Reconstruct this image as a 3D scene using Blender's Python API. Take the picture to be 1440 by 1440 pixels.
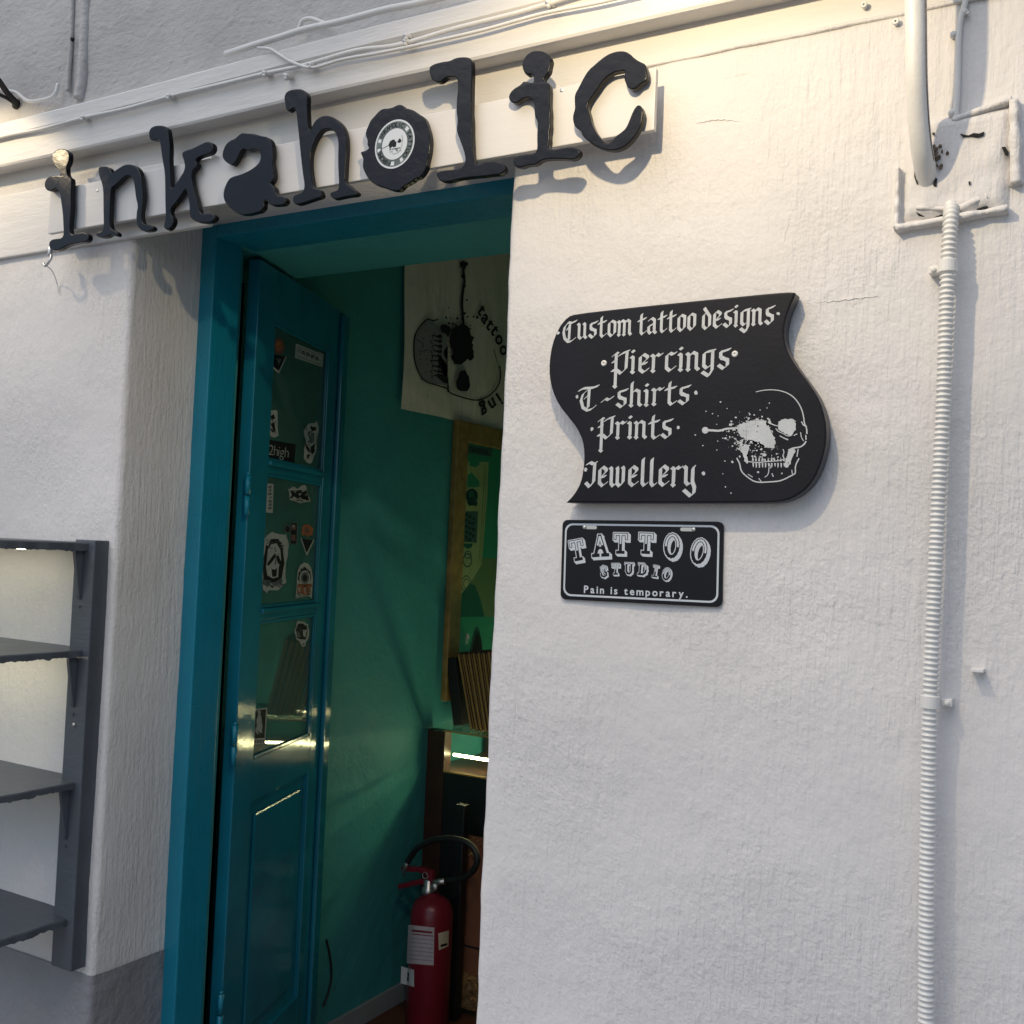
import bpy, bmesh, math, random
from mathutils import Vector, Matrix, noise
R = math.radians
PI = math.pi
for o in list(bpy.data.objects): bpy.data.objects.remove(o)
SC = bpy.context.scene
COL = SC.collection

# ------------------------------------------------------------------ camera
EYE = Vector((0, -1.8, 1.6))
YAW, PITCH, ROLL, FOC = R(30.1), R(2.05), R(2.48), 1500.0
FWD = Vector((-math.sin(YAW)*math.cos(PITCH), math.cos(YAW)*math.cos(PITCH), math.sin(PITCH)))
_r = Vector((math.cos(YAW), math.sin(YAW), 0)); _u = _r.cross(FWD)
RT = _r*math.cos(ROLL) + _u*math.sin(ROLL)
UP = -_r*math.sin(ROLL) + _u*math.cos(ROLL)
cam = bpy.data.cameras.new('camera'); camo = bpy.data.objects.new('camera', cam); COL.objects.link(camo)
camo.matrix_world = Matrix.Translation(EYE) @ Matrix((RT, UP, -FWD)).transposed().to_4x4()
cam.sensor_width = 36; cam.lens = 36*FOC/1440; cam.clip_start = 0.02; cam.clip_end = 500
SC.camera = camo

# ------------------------------------------------------------------ world, sun, exposure
SUN_EL, SUN_ROT = R(52), R(205)
w = bpy.data.worlds.new('World'); SC.world = w; w.use_nodes = True
nt = w.node_tree; bg = nt.nodes['Background']
sky = nt.nodes.new('ShaderNodeTexSky'); sky.sky_type = 'NISHITA'; sky.sun_disc = False
sky.sun_elevation = SUN_EL; sky.sun_rotation = SUN_ROT
nt.links.new(sky.outputs[0], bg.inputs[0]); bg.inputs[1].default_value = 0.072
sun = bpy.data.lights.new('sun', 'SUN'); sun.energy = 0.75; sun.angle = R(60); sun.color = (1.0, 0.93, 0.86)
suno = bpy.data.objects.new('sun', sun); COL.objects.link(suno)
sd = Vector((math.sin(SUN_ROT)*math.cos(SUN_EL), math.cos(SUN_ROT)*math.cos(SUN_EL), math.sin(SUN_EL)))
suno.rotation_euler = sd.to_track_quat('Z', 'Y').to_euler()
suno.location = (0, -4, 6)
SC.view_settings.view_transform = 'Standard'; SC.view_settings.look = 'None'
SC.view_settings.exposure = 0.80; SC.view_settings.gamma = 1.0
SC.cycles.max_bounces = 8; SC.cycles.caustics_reflective = False; SC.cycles.caustics_refractive = False

# ------------------------------------------------------------------ geometry of the photograph -> points on real planes
def ray(x, y): return FWD + RT*((x-720)/FOC) - UP*((y-720)/FOC)
def on(x, y, p, n):
    d = ray(x, y); n = Vector(n); t = ((Vector(p)-EYE).dot(n))/d.dot(n); return EYE + d*t
def W(x, y, Y=0.0): return on(x, y, (0, Y, 0), (0, 1, 0))     # on a plane parallel to the facade
class Crop:                                                   # measuring window: zoomed pixels -> photo pixels
    def __init__(s, x, y, k): s.x, s.y, s.k = x, y, k
    def __call__(s, p): return (s.x + p[0]/s.k, s.y + p[1]/s.k)

# ------------------------------------------------------------------ materials
def mat(name, col, rough=0.5, metal=0.0, spec=0.5, bump=None, var=0.0, varscale=8, emis=None, coat=0.0, rvar=0.0, patchy=0.0):
    """bump: list of (kind, scale, (sx,sy,sz), strength-distance)"""
    m = bpy.data.materials.new(name); m.use_nodes = True
    n = m.node_tree; b = n.nodes['Principled BSDF']; L = n.links.new
    b.inputs['Base Color'].default_value = (*col, 1); b.inputs['Roughness'].default_value = rough
    b.inputs['Metallic'].default_value = metal; b.inputs['Specular IOR Level'].default_value = spec
    b.inputs['Coat Weight'].default_value = coat
    tc = n.nodes.new('ShaderNodeTexCoord')
    if var > 0:
        nz = n.nodes.new('ShaderNodeTexNoise'); nz.inputs['Scale'].default_value = varscale; nz.inputs['Detail'].default_value = 6
        L(tc.outputs['Object'], nz.inputs['Vector'])
        cr = n.nodes.new('ShaderNodeValToRGB')
        cr.color_ramp.elements[0].position = 0.3; cr.color_ramp.elements[1].position = 0.7
        cr.color_ramp.elements[0].color = (*[c*(1-var) for c in col], 1); cr.color_ramp.elements[1].color = (*[min(1, c*(1+var*0.5)) for c in col], 1)
        L(nz.outputs['Fac'], cr.inputs[0]); L(cr.outputs[0], b.inputs['Base Color'])
    if rvar > 0:
        nz = n.nodes.new('ShaderNodeTexNoise'); nz.inputs['Scale'].default_value = 14; nz.inputs['Detail'].default_value = 5
        L(tc.outputs['Object'], nz.inputs['Vector'])
        mr = n.nodes.new('ShaderNodeMapRange'); mr.inputs[3].default_value = rough-rvar; mr.inputs[4].default_value = rough+rvar
        L(nz.outputs['Fac'], mr.inputs[0]); L(mr.outputs[0], b.inputs['Roughness'])
    prev = None; mask = None
    if patchy > 0:
        pn = n.nodes.new('ShaderNodeTexNoise'); pn.inputs['Scale'].default_value = patchy; pn.inputs['Detail'].default_value = 3
        L(tc.outputs['Object'], pn.inputs['Vector'])
        mask = n.nodes.new('ShaderNodeMapRange'); mask.inputs[1].default_value = 0.38; mask.inputs[2].default_value = 0.62
        mask.inputs[3].default_value = 0.4; mask.inputs[4].default_value = 1.0; L(pn.outputs['Fac'], mask.inputs[0])
    for kind, scale, sc, dist in (bump or []):
        mp = n.nodes.new('ShaderNodeMapping'); mp.inputs['Scale'].default_value = sc
        L(tc.outputs['Object'], mp.inputs['Vector'])
        if kind == 'noise':
            t = n.nodes.new('ShaderNodeTexNoise'); t.inputs['Detail'].default_value = 5; t.inputs['Roughness'].default_value = 0.6; out = t.outputs['Fac']
        elif kind == 'lump':
            t = n.nodes.new('ShaderNodeTexVoronoi'); t.feature = 'SMOOTH_F1'
            mr = n.nodes.new('ShaderNodeMapRange'); mr.inputs[1].default_value = 0.05; mr.inputs[2].default_value = 0.34
            mr.inputs[3].default_value = 1; mr.inputs[4].default_value = 0
            L(t.outputs['Distance'], mr.inputs[0]); out = mr.outputs[0]
        t.inputs['Scale'].default_value = scale
        L(mp.outputs[0], t.inputs['Vector'])
        bp = n.nodes.new('ShaderNodeBump'); bp.inputs['Strength'].default_value = 1.0; bp.inputs['Distance'].default_value = dist
        L(out, bp.inputs['Height'])
        if mask and scale > 10: L(mask.outputs[0], bp.inputs['Strength'])
        if prev: L(prev.outputs[0], bp.inputs['Normal'])
        prev = bp
    if prev: L(prev.outputs[0], b.inputs['Normal'])
    if emis:
        b.inputs['Emission Color'].default_value = (*emis[0], 1); b.inputs['Emission Strength'].default_value = emis[1]
    return m
ONE = (1, 1, 1)
M = {}
M['plaster'] = mat('white_plaster', (0.69, 0.668, 0.65), 0.65, spec=0.3, var=0.08, varscale=2.2,
    patchy=3.2, bump=[('noise', 5, ONE, 0.008), ('noise', 85, ONE, 0.0019), ('noise', 60, (1.3, 1.3, 0.14), 0.0046), ('noise', 130, (1, 1, 0.25), 0.0016), ('lump', 55, (1, 1, 0.8), 0.0006), ('noise', 170, ONE, 0.0006)])
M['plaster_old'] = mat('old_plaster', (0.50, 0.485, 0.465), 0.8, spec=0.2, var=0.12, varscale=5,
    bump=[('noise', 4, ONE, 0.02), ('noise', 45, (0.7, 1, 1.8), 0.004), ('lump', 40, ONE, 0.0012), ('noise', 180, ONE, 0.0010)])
M['painted_wood'] = mat('white_painted_wood', (0.70, 0.68, 0.65), 0.5, spec=0.35, var=0.04, varscale=4,
    bump=[('noise', 10, (0.4, 1, 2), 0.004), ('noise', 90, (0.15, 1, 1.5), 0.0008)])
M['board'] = mat('sign_board_white', (0.62, 0.605, 0.585), 0.45, spec=0.35, var=0.03, bump=[('noise', 70, (0.1, 1, 1), 0.0006)])
M['plinth'] = mat('grey_plinth_paint', (0.25, 0.25, 0.26), 0.6, var=0.1, bump=[('noise', 6, ONE, 0.02), ('noise', 60, ONE, 0.003)])
M['teal'] = mat('teal_gloss_paint', (0.006, 0.205, 0.300), 0.30, var=0.12, varscale=5, rvar=0.08, bump=[('noise', 12, (1, 1, 0.3), 0.003), ('noise', 70, (1, 1, 0.12), 0.0016)])
M['teal_door'] = mat('teal_door_paint', (0.010, 0.185, 0.275), 0.11, spec=0.4, var=0.15, varscale=5, rvar=0.03, bump=[('noise', 9, (1, 1, 0.4), 0.0022), ('noise', 60, (1, 1, 0.12), 0.0004)])
M['pale'] = mat('pale_room_paint', (0.62, 0.64, 0.58), 0.7)
M['green'] = mat('sea_green_wall', (0.055, 0.320, 0.325), 0.6, spec=0.25, var=0.08, varscale=3, bump=[('noise', 6, ONE, 0.015), ('noise', 80, ONE, 0.0012)])
M['letter'] = mat('black_gloss_letter', (0.0045, 0.005, 0.0075), 0.24, spec=0.24, rvar=0.08, bump=[('noise', 30, ONE, 0.0012)])
M['sign_black'] = mat('black_sign_paint', (0.0075, 0.0075, 0.011), 0.5, spec=0.22, var=0.35, varscale=9, rvar=0.08, bump=[('noise', 120, ONE, 0.0004)])
M['sign_edge'] = mat('sign_edge_dark', (0.03, 0.03, 0.036), 0.4)
M['ink_white'] = mat('white_sign_paint', (0.50, 0.52, 0.53), 0.6, var=0.12, varscale=60)
M['plate_black'] = mat('black_enamel_plate', (0.006, 0.0065, 0.010), 0.35, spec=0.22, rvar=0.06)
M['ink_plate'] = mat('white_plate_ink', (0.52, 0.56, 0.60), 0.45)
M['steel'] = mat('screw_steel', (0.55, 0.55, 0.53), 0.35, metal=0.9)
M['white_pvc'] = mat('white_painted_pvc', (0.70, 0.69, 0.66), 0.42, var=0.05, varscale=20, bump=[('noise', 120, ONE, 0.0006)])
M['shelf'] = mat('dark_grey_paint', (0.075, 0.087, 0.104), 0.42, var=0.12, varscale=7, rvar=0.08, bump=[('noise', 60, (0.3, 1, 1), 0.0015)])
M['dark'] = mat('near_black', (0.006, 0.006, 0.007), 0.6)
M['rubber'] = mat('black_rubber', (0.010, 0.010, 0.011), 0.5)
M['red'] = mat('red_enamel', (0.19, 0.012, 0.024), 0.32, var=0.1, rvar=0.05)
M['paper'] = mat('label_paper', (0.52, 0.45, 0.46), 0.7, var=0.1, varscale=60)
M['paper_white'] = mat('white_tag', (0.55, 0.57, 0.56), 0.7)
M['paper_cream'] = mat('cream_tag', (0.55, 0.48, 0.32), 0.7)
M['cloth'] = mat('cream_cloth', (0.80, 0.785, 0.74), 0.9, var=0.06, varscale=10, bump=[('noise', 8, (1, 1, 0.5), 0.02), ('noise', 400, ONE, 0.0004)])
M['cloth_ink'] = mat('black_cloth_print', (0.012, 0.013, 0.022), 0.8)
M['cloth_shade'] = mat('grey_cloth_print', (0.27, 0.28, 0.32), 0.9)
M['gold'] = mat('old_gold_frame', (0.42, 0.27, 0.09), 0.45, metal=0.35, var=0.3, varscale=25, bump=[('noise', 90, (4, 1, 1), 0.001)])
M['gold_edge'] = mat('gilded_edge', (0.55, 0.32, 0.10), 0.35, metal=0.5)
M['brown'] = mat('dark_brown_wood', (0.055, 0.022, 0.013), 0.4, var=0.25, varscale=12, bump=[('noise', 40, (3, 3, 0.3), 0.0015)])
M['panel'] = mat('black_panel', (0.012, 0.014, 0.014), 0.4)
M['card'] = mat('brown_card', (0.20, 0.075, 0.035), 0.8, var=0.15, varscale=10)
M['ornate'] = mat('ornate_brass', (0.33, 0.19, 0.07), 0.5, metal=0.4, var=0.8, varscale=45, bump=[('noise', 60, ONE, 0.01)])
M['floor'] = mat('reddish_floor', (0.13, 0.045, 0.022), 0.5, var=0.2, varscale=6)
M['street'] = mat('street_paving', (0.30, 0.29, 0.28), 0.8, var=0.15, varscale=2, bump=[('noise', 20, ONE, 0.01)])
M['skirting'] = mat('pale_skirting', (0.30, 0.33, 0.33), 0.6, var=0.1)
M['s_white'] = mat('sticker_white', (0.42, 0.46, 0.45), 0.65, spec=0.12, var=0.15, varscale=70)
M['s_black'] = mat('sticker_black', (0.012, 0.013, 0.016), 0.65, spec=0.12)
M['s_grey'] = mat('sticker_grey', (0.12, 0.15, 0.16), 0.65, spec=0.12, var=0.3, varscale=80)
M['s_orange'] = mat('sticker_orange', (0.42, 0.13, 0.05), 0.5, var=0.4, varscale=90)
M['s_pink'] = mat('sticker_dusty_red', (0.16, 0.07, 0.06), 0.5)
M['mirror_and_box_green'] = mat('mirror_and_box_green', (0.06, 0.42, 0.25), 0.4)
M['reflected_cream'] = mat('reflected_cream', (0.88, 0.74, 0.38), 0.5, var=0.15, varscale=18)  # cream, olive and greens paint the mirror's reflections
M['reflected_olive'] = mat('reflected_olive', (0.30, 0.31, 0.12), 0.5)
M['reflected_dgreen'] = mat('reflected_dark_green', (0.012, 0.10, 0.065), 0.5)
M['led'] = mat('warm_led', (1, 0.9, 0.6), 0.5, emis=((1.0, 0.80, 0.46), 28))
M['led_shelf'] = mat('shelf_led', (1, 0.95, 0.7), 0.5, emis=((1.0, 0.93, 0.68), 13))
M['bulb'] = mat('warm_bulb', (1, 0.9, 0.7), 0.4, emis=((1.0, 0.72, 0.36), 6))
M['stain'] = mat('rust_stain', (0.19, 0.14, 0.10), 0.9, var=0.3, varscale=60, bump=[('noise', 150, ONE, 0.004)])
M['crack'] = mat('black_hole', (0.01, 0.01, 0.01), 0.9)
def glass_mat(name, tint, refl_haze=0.01):
    m = bpy.data.materials.new(name); m.use_nodes = True; n = m.node_tree; L = n.links.new
    n.nodes.remove(n.nodes['Principled BSDF'])
    tr = n.nodes.new('ShaderNodeBsdfTransparent'); tr.inputs[0].default_value = (*tint, 1)
    g = n.nodes.new('ShaderNodeBsdfGlossy'); g.inputs['Roughness'].default_value = 0.02
    lw = n.nodes.new('ShaderNodeLayerWeight'); lw.inputs[0].default_value = 0.5
    pw = n.nodes.new('ShaderNodeMath'); pw.operation = 'POWER'; pw.inputs[1].default_value = 4.0; L(lw.outputs['Facing'], pw.inputs[0])
    ma = n.nodes.new('ShaderNodeMath'); ma.operation = 'MULTIPLY_ADD'; ma.inputs[1].default_value = 0.9; ma.inputs[2].default_value = 0.045
    L(pw.outputs[0], ma.inputs[0])
    mx = n.nodes.new('ShaderNodeMixShader'); L(ma.outputs[0], mx.inputs[0]); L(tr.outputs[0], mx.inputs[1]); L(g.outputs[0], mx.inputs[2])
    df = n.nodes.new('ShaderNodeBsdfDiffuse'); df.inputs[0].default_value = (0.26, 0.42, 0.38, 1)  # greenish diffuse layer painting the bright room reflection into the glass
    dn = n.nodes.new('ShaderNodeTexNoise'); dn.inputs['Scale'].default_value = 7; dn.inputs['Detail'].default_value = 6
    tc = n.nodes.new('ShaderNodeTexCoord'); L(tc.outputs['Object'], dn.inputs['Vector'])
    dr = n.nodes.new('ShaderNodeMapRange'); dr.inputs[3].default_value = refl_haze*0.5; dr.inputs[4].default_value = refl_haze*1.5; L(dn.outputs['Fac'], dr.inputs[0])
    m2 = n.nodes.new('ShaderNodeMixShader'); L(dr.outputs[0], m2.inputs[0]); L(mx.outputs[0], m2.inputs[1]); L(df.outputs[0], m2.inputs[2])
    L(m2.outputs[0], n.nodes['Material Output'].inputs[0])
    return m
M['glass'] = glass_mat('window_glass', (0.80, 0.90, 0.87), 0.10)
M['case_glass'] = glass_mat('case_glass', (0.86, 0.94, 0.88))

# ------------------------------------------------------------------ object helpers
def tag(o, label=None, cat=None, group=None, kind=None):
    if label: o['label'] = label
    if cat: o['category'] = cat
    if group: o['group'] = group
    if kind: o['kind'] = kind
    return o
def thing(name, label, cat, loc, group=None):
    o = bpy.data.objects.new(name, None); COL.objects.link(o); o.location = loc; o.empty_display_size = 0.05
    return tag(o, label, cat, group)
def origin_of(o):
    v = Vector((0, 0, 0))
    while o is not None: v += Vector(o.location); o = o.parent
    return v
def obj(name, bm, m, parent=None, smooth=False, loc=None):
    """bm holds world coordinates; the object is linked as one mesh under its parent"""
    base = origin_of(parent) if parent else Vector(loc or (0, 0, 0))
    bmesh.ops.translate(bm, verts=bm.verts, vec=-base)
    me = bpy.data.meshes.new(name); bm.to_mesh(me); bm.free()
    ms = m if isinstance(m, (list, tuple)) else [m]
    for x in ms: me.materials.append(x)
    if smooth:
        me.polygons.foreach_set('use_smooth', [True]*len(me.polygons))
    o = bpy.data.objects.new(name, me); COL.objects.link(o)
    if parent: o.parent = parent
    else: o.location = base
    return o
def fix(bm): bmesh.ops.recalc_face_normals(bm, faces=bm.faces); return bm
def BM(): return bmesh.new()
def frame_box(bm, O, e1, e2, e3, a, b, bev=0.0, mi=0):
    """box from a=(s,t,n) to b in the frame (O; e1,e2,e3)"""
    O = Vector(O); e1, e2, e3 = Vector(e1), Vector(e2), Vector(e3)
    t = bmesh.new()
    vs = [t.verts.new(O + e1*x + e2*y + e3*z) for x in (a[0], b[0]) for y in (a[1], b[1]) for z in (a[2], b[2])]
    for f in ((0,1,3,2),(4,6,7,5),(0,4,5,1),(2,3,7,6),(0,2,6,4),(1,5,7,3)): t.faces.new([vs[i] for i in f])
    fix(t)
    if bev > 0: bmesh.ops.bevel(t, geom=list(t.edges), offset=bev, segments=2, affect='EDGES', profile=0.6)
    for f in t.faces: f.material_index = mi
    me = bpy.data.meshes.new('t'); t.to_mesh(me); t.free(); bm.from_mesh(me); bpy.data.meshes.remove(me)
    return bm
AX = ((1,0,0),(0,1,0),(0,0,1))
def box(bm, a, b, bev=0.0, mi=0): return frame_box(bm, (0,0,0), *AX, a, b, bev, mi)
def tube(bm, pts, rad, seg=10, cap=True, radii=None):
    pts = [Vector(p) for p in pts]; rings = []; nrm = None
    for i, p in enumerate(pts):
        t = (pts[min(i+1, len(pts)-1)] - pts[max(i-1, 0)]).normalized()
        if nrm is None:
            nrm = t.orthogonal().normalized()
        nrm = (nrm - t*nrm.dot(t)).normalized(); bn = t.cross(nrm)
        r = radii[i] if radii else rad
        rings.append([bm.verts.new(p + (nrm*math.cos(2*PI*k/seg) + bn*math.sin(2*PI*k/seg))*r) for k in range(seg)])
    for a, b in zip(rings, rings[1:]):
        for k in range(seg): bm.faces.new((a[k], a[(k+1) % seg], b[(k+1) % seg], b[k]))
    if cap:
        bm.faces.new(rings[0][::-1]); bm.faces.new(rings[-1])
    return bm
def smooth_path(pts, n=8):
    pts = [Vector(p) for p in pts]; out = []
    P = [pts[0]*2-pts[1]] + pts + [pts[-1]*2-pts[-2]]
    for i in range(1, len(P)-2):
        for k in range(n):
            t = k/n; a, b, c, d = P[i-1], P[i], P[i+1], P[i+2]
            out.append(0.5*((2*b) + (c-a)*t + (2*a-5*b+4*c-d)*t*t + (-a+3*b-3*c+d)*t**3))
    out.append(pts[-1]); return out
def lathe(bm, prof, c, seg=32, axis=(0,0,1)):
    z = Vector(axis).normalized(); x = z.orthogonal().normalized(); y = z.cross(x); c = Vector(c); rings = []
    for r, h in prof:
        rings.append([bm.verts.new(c + z*h + (x*math.cos(2*PI*k/seg) + y*math.sin(2*PI*k/seg))*max(r, 1e-5)) for k in range(seg)])
    for a, b in zip(rings, rings[1:]):
        for k in range(seg): bm.faces.new((a[k], a[(k+1) % seg], b[(k+1) % seg], b[k]))
    bm.faces.new(rings[0][::-1]); bm.faces.new(rings[-1]); return bm
def chaikin(p, n=2, closed=True):
    p = [Vector(q) for q in p]
    for _ in range(n):
        q = []; L = len(p)
        rng = range(L) if closed else range(L-1)
        if not closed: q.append(p[0])
        for i in rng:
            a, b = p[i], p[(i+1) % L]; q += [a*0.75+b*0.25, a*0.25+b*0.75]
        if not closed: q.append(p[-1])
        p = q
    return p
def slab(bm, pts, depth, bev=0.0, seg=3, mi=0, side_mi=None):
    """closed outline (front face) extruded along depth vector; front edge rounded"""
    depth = Vector(depth); t = bmesh.new()
    vs = [t.verts.new(p) for p in pts]; f = t.faces.new(vs); t.normal_update()
    if f.normal.dot(depth) > 0: f.normal_flip()
    r = bmesh.ops.extrude_face_region(t, geom=[f], use_keep_orig=True)
    bmesh.ops.translate(t, verts=[v for v in r['geom'] if isinstance(v, bmesh.types.BMVert)], vec=depth)
    for q in t.faces: q.material_index = mi
    fix(t)
    front = set(vs)
    if side_mi is not None:
        for q in t.faces:
            if len(q.verts) == 4 and any(v not in front for v in q.verts): q.material_index = side_mi
    if bev > 0:
        ed = [e for e in t.edges if e.verts[0] in front and e.verts[1] in front]
        bmesh.ops.bevel(t, geom=ed, offset=bev, segments=seg, affect='EDGES', profile=0.5, clamp_overlap=True)
    bmesh.ops.triangulate(t, faces=[q for q in t.faces if len(q.verts) > 4], ngon_method='EAR_CLIP')
    me = bpy.data.meshes.new('t'); t.to_mesh(me); t.free(); bm.from_mesh(me); bpy.data.meshes.remove(me)
    return bm
LAYER = [0]
def poly(bm, pts, mi=0):
    """flat printed shape; pts in 3D"""
    t = bmesh.new(); f = t.faces.new([t.verts.new(p) for p in pts]); f.material_index = mi
    if len(pts) > 4: bmesh.ops.triangulate(t, faces=[f], ngon_method='EAR_CLIP')
    for q in t.faces: q.material_index = mi
    me = bpy.data.meshes.new('t'); t.to_mesh(me); t.free(); bm.from_mesh(me); bpy.data.meshes.remove(me)
def hull2(pts):
    pts = sorted(set((round(a, 7), round(b, 7)) for a, b in pts))
    def half(ps):
        h = []
        for p in ps:
            while len(h) > 1 and (h[-1][0]-h[-2][0])*(p[1]-h[-2][1]) - (h[-1][1]-h[-2][1])*(p[0]-h[-2][0]) <= 0: h.pop()
            h.append(p)
        return h
    a, b = half(pts), half(pts[::-1]); return a[:-1] + b[:-1]
class Art:
    """prints flat shapes on a plane: map2 turns drawing coordinates into a 3D point, out is the way the print faces"""
    def __init__(s, map2, out, step=2e-5, start=4e-4, wrap=24):
        s.bm = BM(); s.map2 = map2; s.out = Vector(out).normalized(); s.k = 0; s.start = start; s.step = step; s.wrap = wrap
    @property
    def h(s): return s.start + s.step*s.k
    def up(s): s.k = s.k+1 if s.k < s.wrap else s.wrap-20
    def fill(s, pts, mi=0):
        s.up(); poly(s.bm, [s.map2(p) + s.out*s.h for p in pts], mi)
    def disc(s, c, rx, ry=None, mi=0, n=20):
        ry = ry or rx; s.fill([(c[0]+rx*math.cos(2*PI*k/n), c[1]+ry*math.sin(2*PI*k/n)) for k in range(n)], mi)
    def ring(s, c, rx, ry, wid, mi=0, n=40):
        s.up()
        for k in range(n):
            q = []
            for kk, m in ((k, 1), (k+1, 1), (k+1, 0), (k, 0)):
                f = 1 if m else 1-wid
                q.append(s.map2((c[0]+rx*f*math.cos(2*PI*kk/n), c[1]+ry*f*math.sin(2*PI*kk/n))) + s.out*s.h)
            poly(s.bm, q, mi)
    def line(s, pts, w, mi=0, rnd=True):
        for a, b in zip(pts, pts[1:]):
            d = Vector((b[0]-a[0], b[1]-a[1]))
            if d.length < 1e-9: continue
            d.normalize(); n = Vector((-d.y, d.x))*w/2; e = d*w/2*(0.8 if rnd else 0)
            s.fill([(a[0]+n.x-e.x, a[1]+n.y-e.y), (b[0]+n.x+e.x, b[1]+n.y+e.y), (b[0]-n.x+e.x, b[1]-n.y+e.y), (a[0]-n.x-e.x, a[1]-n.y-e.y)], mi)
    def nib(s, pts, L, ang, thick, mi=0):
        c, q = math.cos(ang), math.sin(ang)
        cor = [(sx*c*L/2 - sy*q*thick/2, sx*q*L/2 + sy*c*thick/2) for sx in (-1, 1) for sy in (-1, 1)]
        for a, b in zip(pts, pts[1:]):
            s.fill(hull2([(a[0]+x, a[1]+y) for x, y in cor] + [(b[0]+x, b[1]+y) for x, y in cor]), mi)
    def verts2d(s, tri, mi=0):
        s.up()
        for t in tri: poly(s.bm, [s.map2(p) + s.out*s.h for p in t], mi)
    def speck(s, rng, c, r, mi=0):
        n = rng.randint(5, 8); a0 = rng.random()*6
        s.fill([(c[0]+r*rng.uniform(.6, 1.2)*math.cos(a0+2*PI*k/n), c[1]+r*rng.uniform(.6, 1.2)*math.sin(a0+2*PI*k/n)) for k in range(n)], mi)
    def blob(s, pts, rng, jag, mi=0, sub=3):
        """outline with ragged, splattered edge"""
        out = []
        for a, b in zip(pts, pts[1:]+pts[:1]):
            for k in range(sub):
                t = k/sub; out.append((a[0]+(b[0]-a[0])*t + rng.uniform(-jag, jag), a[1]+(b[1]-a[1])*t + rng.uniform(-jag, jag)))
        s.fill(out, mi)
    def make(s, name, m, parent): return obj(name, s.bm, m, parent)
_fc = {}
def glyphs(text, bold=0.0):
    """triangles (2D) of a line of plain lettering, cap height about 0.7, and its width"""
    key = (text, bold)
    if key not in _fc:
        cu = bpy.data.curves.new('lettering', 'FONT'); cu.body = text; cu.offset = bold; cu.size = 1; cu.resolution_u = 3; cu.fill_mode = 'FRONT'
        o = bpy.data.objects.new('lettering', cu); COL.objects.link(o)
        me = bpy.data.meshes.new_from_object(o.evaluated_get(bpy.context.evaluated_depsgraph_get()))
        me.calc_loop_triangles()
        tr = [[(me.vertices[i].co.x, me.vertices[i].co.y) for i in t.vertices] for t in me.loop_triangles]
        bpy.data.objects.remove(o); bpy.data.meshes.remove(me); bpy.data.curves.remove(cu)
        xs = [p[0] for t in tr for p in t] or [0]
        _fc[key] = (tr, min(xs), max(xs))
    return _fc[key]
def put_text(art, text, o, ux, uy, bold=0.0, mi=0, center=False, track=0.0):
    """o origin, ux/uy: drawing vectors of one em along / up"""
    x = 0.0; items = []
    for ch in text:
        if ch == ' ': x += 0.34 + track; continue
        tr, a, b = glyphs(ch, bold); items.append((tr, x - a)); x += (b-a) + 0.085 + track
    sh = -x/2 if center else 0
    for tr, dx in items:
        art.verts2d([[(o[0]+ux[0]*(p[0]+dx+sh)+uy[0]*p[1], o[1]+ux[1]*(p[0]+dx+sh)+uy[1]*p[1]) for p in t] for t in tr], mi)
    return x
rng = random.Random(7)
def nz(x, y, z, s): return noise.noise(Vector((x*s, y*s, z*s)))

# ================================================================== SETTING
# street and floor
bm = BM(); box(bm, (-30, -30, -0.32), (30, 0.0, -0.26)); tag(obj('street', bm, M['street']), 'pale stone paving of the lane outside the shop', 'ground', kind='structure')
FZ = -0.17
bm = BM(); box(bm, (-2.42, 0.0, FZ-0.08), (1.2, 3.0, FZ)); tag(obj('floor', bm, M['floor']), 'reddish brown shop floor', 'floor', kind='structure')

DL, DR = -2.172, -1.080        # door opening edges
HDR = 2.432                    # underside of the opening
GRV = W(960, 83).z             # groove line over the door
YF = 0.225                     # front of the teal frame

shop = thing('shop_building', 'white plastered shop front with a teal doorway standing open', 'building', (-1.6, 0.3, FZ))

def swept_wall(bm, path, z0, z1, dz=0.025, amp=0.004, fr=3.5):
    """plan polyline swept upward with a hand-plastered waviness"""
    nzs = max(1, int((z1-z0)/dz)); rows = []
    n2 = []
    for i, p in enumerate(path):
        a = path[max(i-1, 0)]; b = path[min(i+1, len(path)-1)]
        t = Vector((b[0]-a[0], b[1]-a[1])).normalized(); n2.append(Vector((-t.y, t.x)))
    for k in range(nzs+1):
        z = z0 + (z1-z0)*k/nzs; row = []
        for (x, y), n in zip(path, n2):
            d = amp*nz(x, y, z, fr) + amp*0.35*nz(x+7, y, z, fr*6)
            row.append(bm.verts.new((x+n.x*d, y+n.y*d, z)))
        rows.append(row)
    for a, b in zip(rows, rows[1:]):
        for i in range(len(path)-1): bm.faces.new((a[i], a[i+1], b[i+1], b[i]))
def sweep_x(bm, prof, x0, x1, n=120, amp=0.0025):
    rows = []
    for k in range(n+1):
        x = x0 + (x1-x0)*k/n
        rows.append([bm.verts.new((x, y + amp*nz(x, y, z, 2.2), z + amp*1.6*nz(x, 5+y, z, 1.7))) for y, z in prof])
    for a, b in zip(rows, rows[1:]):
        for i in range(len(prof)-1): bm.faces.new((a[i], a[i+1], b[i+1], b[i]))
def lin(a, b, n): return [(a[0]+(b[0]-a[0])*k/n, a[1]+(b[1]-a[1])*k/n) for k in range(n+1)]
def arc(c, r, a0, a1, n=6): return [(c[0]+r*math.cos(a0+(a1-a0)*k/n), c[1]+r*math.sin(a0+(a1-a0)*k/n)) for k in range(n+1)]
PL = 0.513                     # top of the grey plinth
rr = 0.016
bm = BM()
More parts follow.
